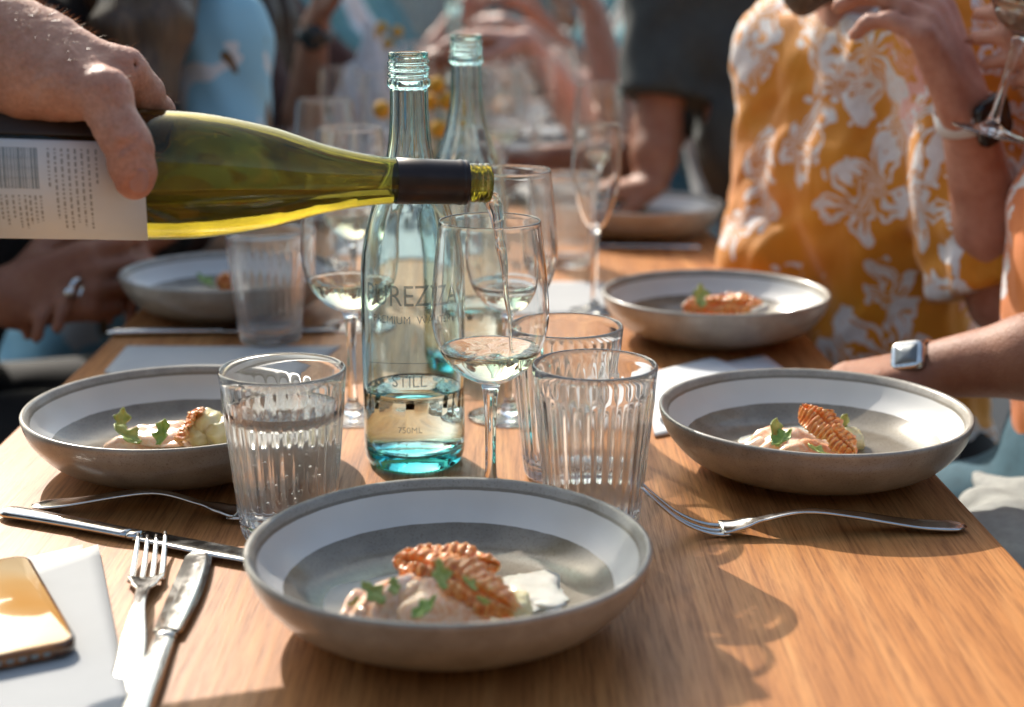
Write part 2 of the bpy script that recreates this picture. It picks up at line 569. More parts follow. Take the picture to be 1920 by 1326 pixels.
# ------------------------------------------------------------------ unseen wall added behind the camera to cut sky fill
w = thing('sky_blocking_wall', 'unseen dark timber wall added behind the camera to block skylight', 'wall', (0, -1.55, -0.75))
M['dark_timber'] = plain('dark_timber', (0.10, 0.085, 0.07), 0.6, 0, 0.3, 8, 0.1)
for i in range(28):
    MB().box((-7+0.5*i+0.004, -0.03, 0), (-7+0.5*(i+1)-0.004, 0.0, 2.5)).build('plank', M['dark_timber'], w, smooth=False)
MB().box((-7, -0.1, 0), (7, -0.034, 2.5)).build('backing', M['dark_timber'], w, smooth=False)
# ------------------------------------------------------------------ bowls
def make_bowl(label, loc, seed=0):
    r = thing('stoneware_bowl', label, 'bowl', loc, group='stoneware bowls on the table')
    R = 0.1175
    inner = prof([(0, 0.0105), (0.045, 0.0108), (0.068, 0.0125), (0.086, 0.0185), (0.103, 0.0325), (0.1115, 0.0455)], 6)
    lip = [(0.1135, 0.0490), (0.1152, 0.0505), (0.1170, 0.0503), (0.1178, 0.0490)]
    outer = prof([(0.1176, 0.0470), (0.1125, 0.0330), (0.098, 0.0165), (0.078, 0.0068), (0.062, 0.0042)], 5)
    foot = [(0.0605, 0.0035), (0.0595, 0.0), (0.0555, 0.0), (0.0545, 0.003), (0, 0.0034)]
    ph = [1.7*seed+i*2.1 for i in range(3)]
    def md(a, rr, z): return rr*z*(.10*math.sin(2*a+ph[0])+.06*math.sin(3*a+ph[1])+.03*math.sin(7*a+ph[2]))
    k = MB(); k.cur = 0; k.lathe(inner[::-1], 96, md)
    k2 = MB(); k2.lathe([inner[-1]]+lip+outer+foot, 96, md)
    k.build('inside', M['stoneware_inner'], r, caustic='receive')
    o = k2.build('shell', M['stoneware'], r)
    return r
# ------------------------------------------------------------------ glassware
def ribs(n, amp, z0, z1, fade=0.006):
    def f(a, r, z):
        e = min(1, max(0, (z-z0)/fade))*min(1, max(0, (z1-z)/fade))
        return amp*e*(abs(math.cos(a*n/2))-0.5)
    return f
def make_tumbler(label, loc, fill=0.0, rot=0.0):
    r = thing('ribbed_tumbler', label, 'glass', loc, (0, 0, rot), group='ribbed water tumblers')
    Ht, RT, RB, W = 0.118, 0.0425, 0.0305, 0.0032
    def rad(z): return RB+(RT-RB)*(z/Ht)**0.92
    zs = [0.004+ (0.102-0.004)*i/22 for i in range(23)]
    outer = [(0.0, 0.0016), (RB*0.72, 0.0012), (RB*0.8, 0.0), (RB*0.92, 0.0003), (RB*0.985, 0.0018)] + [(rad(z), z) for z in zs] + [(rad(z), z) for z in (0.105, 0.108, 0.112, 0.116)]
    rim = [(RT-0.0003, 0.1168), (RT-0.0009, 0.1176), (RT-0.0016, 0.118), (RT-0.0023, 0.1176), (RT-0.0029, 0.1168)]
    inner = [(rad(z)-W, z) for z in (0.116, 0.11, 0.104, 0.096, 0.085, 0.07, 0.055, 0.04, 0.028, 0.02)] + [(rad(0.015)-W-0.001, 0.0155), (rad(0.012)-W-0.004, 0.0125), (RB*0.6, 0.0112), (0, 0.0108)]
    fo = ribs(30, 0.0009, 0.003, 0.1)
    def mod(a, rr, z):
        return fo(a, rr, z) if rr > rad(z)-W*0.5 else 0
    k = MB().lathe(outer+rim+inner, 30*8, mod)
    k.build('glass_body', M['tumbler_glass'], r, caustic='cast')
    if fill:
        e = 0.00025
        p = [(0, 0.0108-e), (RB*0.6, 0.0112-e), (rad(0.012)-W-0.004+e, 0.0125-e)]
        zz = [0.0155]+[0.02+(fill-0.02)*i/8 for i in range(9)]
        p += [(rad(z)-W+e-(0.001 if z < 0.016 else 0), z) for z in zz]
        p += [(rad(fill)-W-0.0008, fill-0.0006), (rad(fill)-W-0.003, fill-0.0009), (0, fill-0.0009)]
        MB().lathe(p, 96).build('water', M['water'], r, caustic='cast')
        rs = random.Random(9); bb = MB()
        for _ in range(170):
            z = rs.uniform(0.016, fill-0.004); a = rs.uniform(0, 2*PI); q = (rad(z)-W)*(0.96 if rs.random() < .8 else rs.random())
            bb.ball((q*math.cos(a)*.97, q*math.sin(a)*.97, z), rs.uniform(.0003, .0008), 8, 6)
        bb.build('bubbles', M['bubble'], r)['kind'] = 'stuff'
    return r

WG = [(0.0075, 0.0935), (0.014, 0.0955), (0.0245, 0.103), (0.0345, 0.117), (0.0395, 0.1345), (0.0402, 0.150), (0.0382, 0.178), (0.0345, 0.2115)]
def make_wine_glass(label, loc, fill=0.0, wine='white_wine', group='stemmed wine glasses', ripple=False):
    r = thing('wine_glass', label, 'glass', loc, group=group)
    out = prof(WG, 6)
    foot = [(0, 0.0008), (0.033, 0.0006), (0.0355, 0.0002), (0.0363, 0.0010), (0.0355, 0.0018)] + prof([(0.028, 0.0028), (0.014, 0.0056), (0.0062, 0.0115), (0.0042, 0.022), (0.0038, 0.045), (0.0042, 0.07), (0.0056, 0.086)], 4)
    rim = [(0.0343, 0.2127), (0.0338, 0.2130), (0.0333, 0.2126)]
    W = 0.0012
    inn = [(q[0]-W, q[1]+(W*1.6 if i < 18 else 0)) for i, q in enumerate(out)][::-1]
    inn = [q for q in inn if q[0] > 0.012]+[(0.008, 0.0982), (0, 0.0970)]
    MB().lathe(foot+out+rim+inn, 72).build('glass_body', M['wine_glass'], r, caustic='cast')
    if fill:
        e = 0.0002
        p = [(0, 0.0970-e), (0.008, 0.0982-e)]+[(q[0]+e, q[1]-e*0.5) for q in inn[:-2][::-1] if q[1] < fill]
        rl = p[-1][0]
        p += [(rl+0.0003, fill), (rl-0.001, fill-0.0006), (rl-0.003, fill-0.001), (0, fill-0.001)]
        k = MB().lathe(p[:-1]+[(rl*0.75, fill-.001), (rl*0.5, fill-.001), (rl*0.25, fill-.001), (0, fill-.001)], 72)
        if ripple:
            k.v = [(x, y, z+(.0011*math.sin(520*math.hypot(x-.008, y))*math.exp(-40*math.hypot(x-.008, y))+.0006*math.sin(x*420+1)*math.cos(y*380)) if z > fill-.0012 and math.hypot(x, y) < rl*.9 else z) for x, y, z in k.v]
        k.build('wine', M[wine], r, caustic='cast')
    return r

FL = [(0.006, 0.094), (0.012, 0.101), (0.0205, 0.122), (0.0262, 0.147), (0.0272, 0.165), (0.0262, 0.185), (0.0245, 0.208)]
def make_flute(label, loc):
    r = thing('champagne_flute', label, 'glass', loc)
    out = prof(FL, 6)
    foot = [(0, 0.0008), (0.027, 0.0004), (0.0295, 0.0010), (0.028, 0.0018)] + prof([(0.02, 0.003), (0.0055, 0.0095), (0.0036, 0.025), (0.0034, 0.06), (0.0045, 0.085)], 4)
    W = 0.0012
    inn = [(q[0]-W, q[1]+(W if i < 14 else 0)) for i, q in enumerate(out)][::-1]
    inn = [q for q in inn if q[0] > 0.006]+[(0, 0.103)]
    MB().lathe(foot+out+[(0.0243, 0.2095), (0.0237, 0.2095)]+inn, 64).build('glass_body', M['clear_glass'], r, caustic='cast')
    return r

def text_mesh(txt, size):
    cu = bpy.data.curves.new('lettering', 'FONT'); cu.body = txt; cu.size = size; cu.align_x = 'CENTER'; cu.resolution_u = 3
    o = bpy.data.objects.new('lettering', cu); C.objects.link(o)
    dg = bpy.context.evaluated_depsgraph_get()
    me = bpy.data.meshes.new_from_object(o.evaluated_get(dg))
    v = [tuple(p.co) for p in me.vertices]; f = [tuple(p.vertices) for p in me.polygons]
    bpy.data.objects.remove(o); bpy.data.curves.remove(cu); bpy.data.meshes.remove(me)
    return v, f
M['print'] = plain('grey_print', (0.20, 0.24, 0.25), 0.5, 0, 0.1)
M['faint_print'] = plain('faint_print', (0.16, 0.20, 0.21), 0.5, 0, 0.1, Alpha=0.62)

def wrap_text(root, txt, size, z, R, a0, squeeze=1.0):
    v, f = text_mesh(txt, size)
    k = MB()
    import bmesh
    bm = bmesh.new()
    vs = [bm.verts.new(p) for p in v]
    for q in f:
        try: bm.faces.new([vs[i] for i in q])
        except ValueError: pass
    bmesh.ops.subdivide_edges(bm, edges=[e for e in bm.edges if e.calc_length() > 0.003], cuts=2)
    bm.verts.index_update()
    vv = []
    for p in bm.verts:
        a = a0+p.co.x*squeeze/R
        vv.append((R*math.sin(a), -R*math.cos(a), z+p.co.y))
    k.add(vv, [tuple(x.index for x in fa.verts) for fa in bm.faces])
    bm.free()
    return k.build('lettering', M['faint_print'], root)

def make_water_bottle(label, loc, fill=0.061, text=True, a0=0.0):
    r = thing('water_bottle', label, 'bottle', loc, group='glass water bottles')
    RB = 0.0392
    body = [(0.030, 0.0), (0.0335, 0.0004), (0.0368, 0.0035), (0.0386, 0.009), (RB, 0.016)] + [(RB, z) for z in (0.03, 0.05, 0.07, 0.09, 0.11, 0.125)]
    sh = prof([(RB, 0.135), (0.0388, 0.150), (0.0372, 0.168), (0.0325, 0.190), (0.0250, 0.213), (0.0185, 0.234), (0.0155, 0.252), (0.0142, 0.272), (0.0139, 0.288)], 5)
    neck = [(0.0142, 0.2895), (0.0156, 0.2900), (0.0160, 0.2912), (0.0160, 0.2945), (0.0156, 0.2957), (0.0146, 0.2963)]
    thr = []
    for i in range(3):
        z = 0.2985+0.0042*i
        thr += [(0.0146, z-0.0012), (0.0153, z-0.0004), (0.0157, z+0.0006), (0.0153, z+0.0016), (0.0146, z+0.0022)]
    top = [(0.0146, 0.3110), (0.0147, 0.3142), (0.0142, 0.3150), (0.0128, 0.3150), (0.0122, 0.3142)]
    inn = [(0.0118, 0.305), (0.0116, 0.29), (0.0118, 0.27), (0.0130, 0.252), (0.0160, 0.234), (0.0224, 0.213), (0.0298, 0.190), (0.0346, 0.168), (0.0362, 0.150), (0.0366, 0.130)]
    inn += [(0.0366, z) for z in (0.11, 0.09, 0.07, 0.05, 0.03, 0.022)] + [(0.0355, 0.0165), (0.032, 0.0132), (0.022, 0.0150), (0.010, 0.0175), (0, 0.0182)]
    under = [(0, 0.0075), (0.012, 0.0068), (0.022, 0.0045), (0.0275, 0.0015)]
    def mod(a, rr, z):
        d = 0
        if 0.2965 < z < 0.3125 and rr > 0.0142:
            d += 0.00035*math.sin(a+z*900)
        if z < 0.005 and 0.029 < rr < 0.035:
            d += 0.0004*math.sin(a*70)
        if 0.20 < z < 0.289 and rr > 0.0135: d += 0.00025*math.cos(a*14)
        return d
    k = MB().lathe(under+body+sh+neck+thr+top+inn, 144, mod)
    k.build('glass_body', M['aqua_glass'], r, caustic='cast')
    e = 0.0002
    p = [(0, 0.0182-e), (0.010, 0.0175-e), (0.022, 0.0150-e), (0.032+e, 0.0132-e), (0.0355+e, 0.0165), (0.0366+e, 0.022)]
    p += [(0.0366+e, z) for z in (0.03, 0.045, 0.06, fill-0.004)] + [(0.0366+e, fill+0.0006), (0.0358, fill-0.0003), (0.034, fill-0.0008), (0, fill-0.0008)]
    MB().lathe(p, 96).build('water', M['water'], r, caustic='cast')
    if text:
        RR = RB+0.00015
        wrap_text(r, 'PUREZZA', 0.0225, 0.1325, RR, a0+0.02, 0.80)
        wrap_text(r, 'PREMIUM  WATER', 0.0085, 0.119, RR, a0+0.02, 0.9)
        wrap_text(r, 'STILL', 0.0125, 0.0705, RR, a0-0.02, 0.95)
        wrap_text(r, '750ML', 0.0068, 0.0345, RR, a0-0.02, 1.0)
        for za, zb in ((0.086, 0.003), (0.0675, -0.003)):
            pts = [(RR*math.sin(a0+t), -RR*math.cos(a0+t), za+zb*math.cos(t*1.6)) for t in [(-0.95+1.9*i/40) for i in range(41)]]
            MB().tube(pts, 0.00018, 5).build('printed_line', M['faint_print'], r)
    return r
# ------------------------------------------------------------------ bowls, glasses and bottles where they stand
BOWL = {'front': Vector((-0.0367, 0.832, 0)), 'right': Vector((0.2304, 1.1126, 0)), 'backright': Vector((0.211, 1.546, 0))}
q = P(335, 757, .05); BOWL['left'] = Vector((q.x, q.y, 0))
q = P(427, 506, .05); BOWL['backleft'] = Vector((q.x, q.y, 0))
q = P(1204, 378, .05); BOWL['far'] = Vector((q.x, q.y, 0))
make_bowl('grey stoneware bowl nearest the camera, in front of the glasses', BOWL['front'], 1)
make_bowl('grey stoneware bowl on the right table edge beside the fork with its tines raised', BOWL['right'], 2)
make_bowl('grey stoneware bowl on the left behind the long knife, half hidden by a full tumbler', BOWL['left'], 3)
make_bowl('grey stoneware bowl in front of the yellow floral blouse', BOWL['backright'], 4)
make_bowl('grey stoneware bowl next to the ringed hand, under the tilted wine bottle', BOWL['backleft'], 5)
make_bowl('farthest grey stoneware bowl, beside the dark t-shirt and behind the flute', BOWL['far'], 6)

make_tumbler('clear ribbed tumbler almost full of sparkling water, left of the water bottle', P(541, 1003).xy.to_3d(), 0.092, 0.05)
make_tumbler('empty clear ribbed tumbler nearest the right bowl', (0.0555, 0.985, 0), 0.0, 0.1)
make_tumbler('clear ribbed tumbler standing behind the other empty tumbler', (0.0405, 1.10, 0), 0.0, 0.02)
make_tumbler('blurred ribbed tumbler standing against the bowl next to the ringed hand', (P(508, 640)).xy.to_3d(), 0.0, 0.0)
make_wine_glass('wine glass being filled from the tilted green bottle', (-0.0153, 1.04, 0), 0.1195, ripple=True).scale = (1.03, 1.03, 0.967)
make_wine_glass('wine glass with a little wine directly left of the lettered water bottle', (-0.137, 1.257, 0), 0.121)
make_wine_glass('wine glass with a little wine right behind the glass being filled', (-0.002, 1.257, 0), 0.112)
make_flute('tall clear champagne flute standing on a white menu sheet', (0.0926, 1.67, 0))
make_water_bottle('pale aqua glass water bottle with grey lettering, half emptied, no cap', (-0.0761, 1.1352, 0))
make_water_bottle('plain aqua water bottle behind the lettered one, no cap', (-0.0427, 1.437, 0), 0.06, text=False)

# ------------------------------------------------------------------ food
def food_mat(name, a, b, rough=0.3, scale=60, sss=0.3, coat=0.4, rad=(1, .5, .3), dist=0.0, bump=0.25):
    k = N(name); k.bsdf(Roughness=rough, Subsurface_Weight=sss, Subsurface_Scale=0.004, Coat_Weight=coat, Coat_Roughness=0.15)
    k.b.inputs['Subsurface Radius'].default_value = rad
    v = k.coord(); f = k.noise(v, scale, 4, 0.55, dist)
    k.l(k.ramp(f, [(0.32, a), (0.68, b)]), k.b.inputs['Base Color'])
    k.bump(k.noise(v, scale*3, 3, 0.6), bump, 0.001)
    return k.m
M['fish'] = food_mat('raw_fish', (0.80, 0.34, 0.13), (0.88, 0.60, 0.38), 0.25, 130, 0.35, 0.6, dist=2.0)
M['pale_fish'] = food_mat('pale_fish', (0.84, 0.47, 0.27), (0.90, 0.70, 0.52), 0.25, 110, 0.35, 0.6, dist=2.0)
M['potato'] = food_mat('potato', (0.70, 0.55, 0.18), (0.82, 0.76, 0.52), 0.4, 70, 0.3, 0.2)
M['cream'] = food_mat('cream_sauce', (0.62, 0.58, 0.48), (0.70, 0.68, 0.60), 0.25, 90, 0.3, 0.4)
M['leaf'] = food_mat('leaf', (0.12, 0.24, 0.03), (0.30, 0.42, 0.07), 0.4, 160, 0.1, 0.2)
M['leaf_pale'] = food_mat('pale_leaf', (0.24, 0.33, 0.06), (0.44, 0.50, 0.16), 0.4, 160, 0.1, 0.2)
def crisp_mat():
    k = N('crisp_skin'); k.bsdf(Roughness=0.28, Subsurface_Weight=0.3, Subsurface_Scale=0.003, Coat_Weight=0.4, Coat_Roughness=0.1)
    v = k.coord(); f = k.noise(v, 240, 4, 0.6); g = k.noise(v, 70, 3, 0.5)
    c = k.ramp(f, [(0.3, (0.56, 0.12, 0.018)), (0.5, (0.80, 0.27, 0.05)), (0.72, (0.88, 0.50, 0.17))])
    c = k.mix(0.45, c, k.ramp(g, [(0.35, (0.65, 0.5, 0.4)), (0.65, (1.15, 1.1, 1))]), 'MULTIPLY')
    ge = k.n('ShaderNodeNewGeometry')
    c = k.mix(k.ramp(ge.outputs['Pointiness'], [(0.51, (0, 0, 0)), (0.60, (0.7, 0.7, 0.7))]), c, (0.88, 0.50, 0.19))
    k.l(c, k.b.inputs['Base Color']); k.bump(f, 0.4, 0.001)
    return k.m
M['crisp'] = crisp_mat()

def place(obj, c):
    obj.location = c
    return obj
def slice_of_fish(label, c, a, b, th, rotz, tilt, group, mat='fish', seed=0):
    rs = random.Random(seed)
    k = MB().ball((0,0,0), 1, 28, 14)
    vv = []
    for p in k.v:
        x, y, z = p
        w = 1+0.12*math.sin(3*math.atan2(y, x)+seed)
        zz = z*th*(0.5+0.5*(1-(x*x+y*y))**0.5 if x*x+y*y < 1 else 0.5)
        zz = math.copysign(min(abs(zz), th), z)
        zz += 0.0007*math.sin(x*17+seed)+0.0022*math.sin(x*4+seed)+0.0016*math.sin(y*5+seed*2)-0.006*x*x*(a/0.03)
        vv.append((x*a*w, y*b*w, zz))
    k.v = vv
    o = k.build('fish_slice', M[mat])
    o.rotation_euler = (tilt[0], tilt[1], rotz)
    place(o, c)
    return tag(o, label, 'fish', group)
def lump(name, label, cat, c, s, amp, mat, group=None, seed=0, freq=1.7):
    k = MB().ball((0,0,0), 1, 30, 20)
    off = Vector((seed*3.1, seed*1.7, 0))
    from mathutils import noise
    k.v = [tuple(Vector((p[0]*s[0], p[1]*s[1], p[2]*s[2]))*(1+amp*noise.noise(Vector(p)*freq+off)+amp*0.5*noise.noise(Vector(p)*freq*2.7+off))) for p in k.v]
    o = k.build(name, M[mat]); place(o, c)
    return tag(o, label, cat, group)
def pool(name, label, c, r, mat, seed=0, th=0.002):
    rs = random.Random(seed); ph = [rs.random()*6 for _ in range(4)]
    def md(a, rr, z): return rr*(0.18*math.sin(2*a+ph[0])+0.10*math.sin(3*a+ph[1])+0.06*math.sin(5*a+ph[2]))
    k = MB().lathe([(0, th), (r*0.5, th*1.05), (r*0.85, th*0.8), (r*0.97, th*0.3), (r, -th*0.4), (0, -th*0.6)], 48, md)
    o = k.build(name, M[mat]); place(o, c)
    return tag(o, label, 'sauce')
def leaf(label, c, size, rotz, tilt, mat='leaf', group=None, seed=0, cup=0.5):
    rs = random.Random(seed)
    ph = rs.random()*6
    def fn(u, v):
        t = v; w = (math.sin(PI*min(1, t*0.96+0.04))**0.7)*(0.36+0.12*math.sin(t*14+ph)) 
        x = (u-0.5)*2*w
        return (x*size, (t-0.5)*size*1.3, size*(cup*(x*x)*1.6+cup*0.9*(t-0.45)**2+0.05*math.sin(9*u+7*t+ph)))
    k = MB().sheet(fn, 10, 14, 0.0007)
    o = k.build('salad_leaf', M[mat])
    o.rotation_euler = (tilt[0], tilt[1], rotz); place(o, c)
    return tag(o, label, 'leaf', group)
def crisp(label, p0, p1, width, face, arch, group=None, nr=15, seed=0, twist=0.0):
    """ridged crisp strip running from p0 to p1 and showing its face along 'face'"""
    p0 = Vector(p0); p1 = Vector(p1); d = p1-p0; L = d.length; d.normalize()
    nn = Vector(face); nn = (nn-d*nn.dot(d)).normalized(); s = d.cross(nn)
    org = (p0+p1)/2
    rs = random.Random(seed); ph = [rs.random()*6 for _ in range(5)]
    def fn(u, v):
        t = v-0.5; x = (u-0.5)*2
        w = width*0.5*(1-0.75*abs(2*t)**4)*(1+0.10*math.sin(v*11+ph[0])+0.05*math.sin(v*29+ph[1]))
        valley = 1-math.exp(-((x+0.1*math.sin(v*6))**2)/0.012)
        rd = abs(math.sin(v*nr*PI+0.5*math.sin(x*2)+0.4*(1 if x > 0 else 0)*PI))**0.7
        from mathutils import noise as _nz
        q = _nz.noise(Vector((x*2.2+seed, v*9, seed*1.3))); q2 = _nz.noise(Vector((x*6, v*30, seed)))
        w *= 1+0.16*_nz.noise(Vector((seed, v*7, 3)))+0.07*math.cos(v*nr*2*PI)
        rd *= 0.75+0.6*q
        h = 0.0018*q+0.0007*q2+0.0044*rd*valley*(1-0.45*abs(x))-0.0034*(1-valley)
        h += arch*(1-4*t*t)-0.22*width*x*x+0.0012*math.sin(v*17+x*4+ph[2])
        h += 0.25*width*x*math.sin(twist*t)
        return org+d*(t*L)+s*(x*w)+nn*h-org
    k = MB().sheet(fn, 22, nr*7, 0.0012)
    o = k.build('crisp_skin', M['crisp']); place(o, org)
    return tag(o, label, 'crisp', group)

FZ = 0.0108
# front bowl
G = 'fish slices in the front bowl'
L = ['pale fish slice second from the left end of the fan in the nearest bowl', 'orange fish slice left of the middle of the fan in the nearest bowl', 'pale fish slice in the middle of the fan in the nearest bowl',
     'orange fish slice tucked under the crisp in the nearest bowl', 'smooth rounded orange fish slice in front of the crisp in the nearest bowl', 'small pale fish slice at the left end of the fan in the nearest bowl']
pool('cream_sauce', 'pale cream sauce spread over the floor of the nearest bowl', P(760, 1125, FZ+.0012), 0.052, 'cream', 1)
for i, (x, y, z, a, b, rz, tl, mt) in enumerate([
        (700, 1142, .022, .030, .012, 1.1, (0.35, -0.25), 'pale_fish'), (735, 1128, .026, .032, .013, 1.0, (0.4, -0.35), 'fish'),
        (770, 1118, .030, .032, .013, 0.95, (0.45, -0.35), 'pale_fish'), (800, 1112, .031, .031, .013, 0.9, (0.45, -0.3), 'fish'),
        (838, 1140, .028, .026, .022, 0.3, (0.5, 0.15), 'fish'), (672, 1152, .019, .022, .011, 1.2, (0.3, -0.3), 'pale_fish')]):
    slice_of_fish(L[i], P(x, y, z), a, b, .0042, rz, tl, G, mt, i)
crisp('large crisp ridged strip lying over the fish in the nearest bowl', P(748, 1048, .038), P(966, 1142, .029), .029, (-0.1, -0.75, 0.75), .010, nr=14, seed=3)
crisp('small curled crisp strip at the back of the fish in the nearest bowl', P(738, 1048, .036), P(938, 1060, .036), .021, (0, -0.6, 0.8), .006, nr=12, seed=8)
lump('potato_piece', 'pale yellow potato piece at the right end of the crisp in the nearest bowl', 'potato', P(965, 1140, .020), (.010, .012, .010), .2, 'potato', seed=4)
lump('foam', 'pale lump drawn as sunlit bowl floor right of the crisp in the nearest bowl', 'foam', P(1006, 1108, FZ+.001), (.024, .030, .0026), .5, 'cream', seed=9)  # flat pale lump, its colour stands for the sunlit patch of bowl floor
leaf('small green leaf on top of the crisp strips in the nearest bowl', P(826, 1078, .050), .0135, 0.6, (0.9, 0.2), 'leaf_pale', seed=1)
leaf('tiny dark green leaf on the rounded fish slice in the nearest bowl', P(797, 1140, .040), .013, -1.0, (0.6, 0.1), "leaf", seed=2)
for i, (x, y, z) in enumerate(((740, 1100, .040), (880, 1095, .046), (905, 1128, .040), (665, 1130, .028))):
    leaf("tiny herb leaf in the nearest bowl, "+("near the top of the fish", "on the middle of the crisp", "near the lower end of the crisp", "at the left edge of the fish")[i], P(x, y, z), .008, i*1.3, (0.7, 0.2*i-.3), "leaf_pale", "tiny herb leaves in the nearest bowl", seed=40+i, cup=.8)
leaf('pale leaf at the left end of the fish in the nearest bowl', P(700, 1112, .036), .013, 0.8, (0.6, -0.4), 'leaf_pale', seed=3)
# right bowl
G = 'fish slices in the right bowl'
L = ['lowest at the left end', 'under the ruffled leaf', 'between the leaf and the crisp', 'under the lower end of the crisp']
pool('cream_sauce', 'pale cream sauce under the fish in the right bowl', P(1500, 835, FZ+.001), 0.05, 'cream', 2)
for i, (x, y, z, a, b, rz, tl, mt) in enumerate([
        (1425, 838, .016, .028, .016, 0.3, (0.2, -0.12), 'pale_fish'), (1462, 826, .022, .028, .016, 0.2, (0.25, -0.1), 'fish'),
        (1500, 830, .022, .026, .017, 0.0, (0.3, 0.0), 'pale_fish'), (1535, 842, .019, .024, .016, -0.2, (0.25, 0.1), 'fish')]):
    slice_of_fish('pale pink fish slice in the right bowl, '+L[i], P(x, y, z), a, b, .0045, rz, tl, G, mt, i+7)
crisp('upright crisp ridged strip leaning on the fish in the right bowl', Q(1503, 762, 1.115), Q(1602, 852, 1.075), .0245, (0.25, -0.9, 0.55), .007, nr=15, seed=5, twist=0.7)
leaf('ruffled green leaf standing left of the crisp in the right bowl', P(1452, 812, .033), .0165, 0.5, (1.1, 0.2), 'leaf_pale', 'leaves left of the crisp in the right bowl', seed=5, cup=0.9)
leaf('darker green leaf lying at the foot of the ruffled leaf in the right bowl', P(1466, 822, .031), .015, -1.0, (0.5, 0.3), 'leaf', 'leaves left of the crisp in the right bowl', seed=6, cup=0.7)
leaf('pointed green leaf sticking up behind the crisp in the right bowl', P(1578, 800, .026), .016, 0.2, (1.2, 0.5), 'leaf_pale', seed=7)
leaf('green leaf flat under the lower end of the crisp in the right bowl', P(1535, 846, .030), .014, 1.4, (0.4, 0.0), 'leaf_pale', seed=8)
lump('potato_piece', 'pale yellow potato piece behind the crisp in the right bowl', 'potato', P(1592, 826, .016), (.012, .012, .010), .2, 'potato', seed=5)
# left bowl
G = 'fish slices in the left bowl'
L = ['under the pointed leaf', 'under the bright green cress leaf', 'against the crisp']
for i, (x, y, z, a, b, rz, tl, mt) in enumerate([
        (262, 822, .017, .026, .016, 0.2, (0.2, -0.1), 'pale_fish'), (300, 812, .022, .028, .017, 0.0, (0.2, 0.0), 'pale_fish'), (335, 820, .020, .026, .016, -0.2, (0.25, 0.1), 'pale_fish')]):
    slice_of_fish('pale glossy fish slice in the left bowl, '+L[i], P(x, y, z), a, b, .005, rz, tl, G, mt, i+17)
crisp('crisp strip seen edge-on beside the potato in the left bowl', Q(378, 768, 1.14), Q(335, 828, 1.10), .020, (-0.95, -0.25, 0.3), .003, nr=11, seed=12)
for i, (x, y, z, s_) in enumerate([(393, 795, .030, .013), (375, 815, .022, .012), (412, 812, .024, .013), (440, 805, .024, .013)]):
    lump('potato_piece', 'yellow potato lump in the left bowl, '+('topmost of the heap', 'lowest, touching the crisp', 'right of the middle', 'farthest right behind the full tumbler')[i], 'potato', P(x, y, z), (s_, s_, s_*0.9), .25, 'potato', 'potato lumps in the left bowl', seed=i+20)
leaf('curled yellow-green leaf at the back of the fish in the left bowl', P(228, 788, .031), .0145, 0.3, (1.0, 0.2), 'leaf_pale', seed=15, cup=0.9)
leaf('pointed leaf with a brown tip at the front of the fish in the left bowl', P(238, 818, .026), .019, 1.2, (0.5, -0.2), 'leaf_pale', seed=16, cup=0.8)
leaf('bright green cress leaf in the middle of the fish in the left bowl', P(305, 812, .033), .0155, -0.3, (0.9, 0.0), 'leaf', seed=17, cup=0.8)
# bowls behind
crisp('wavy red-brown crisp strip in the bowl in front of the yellow blouse', P(1280, 578, .024), P(1430, 565, .036), .024, (0, -0.85, 0.5), .004, nr=12, seed=21, twist=2.0)
lump('foam', 'white foam right of the wavy crisp strip', 'foam', P(1430, 580, .014), (.025, .022, .009), .2, 'cream', seed=12)
leaf('yellow-green leaf above the left end of the wavy crisp', P(1312, 556, .044), .020, 0.2, (1.0, 0.1), 'leaf_pale', seed=22, cup=0.9)
slice_of_fish('slice of orange fish in the farthest bowl', P(1228, 394, .020), .035, .022, .007, 0.1, (0.1, 0), None, 'fish', 31)
leaf('green leaf in the bowl next to the ringed hand', P(385, 528, .024), .022, 1.0, (0.4, 0.1), 'leaf', seed=32)
crisp('orange crisp piece in the bowl next to the ringed hand', P(405, 530, .030), P(450, 525, .032), .022, (0, -0.9, 0.4), .002, nr=7, seed=33)
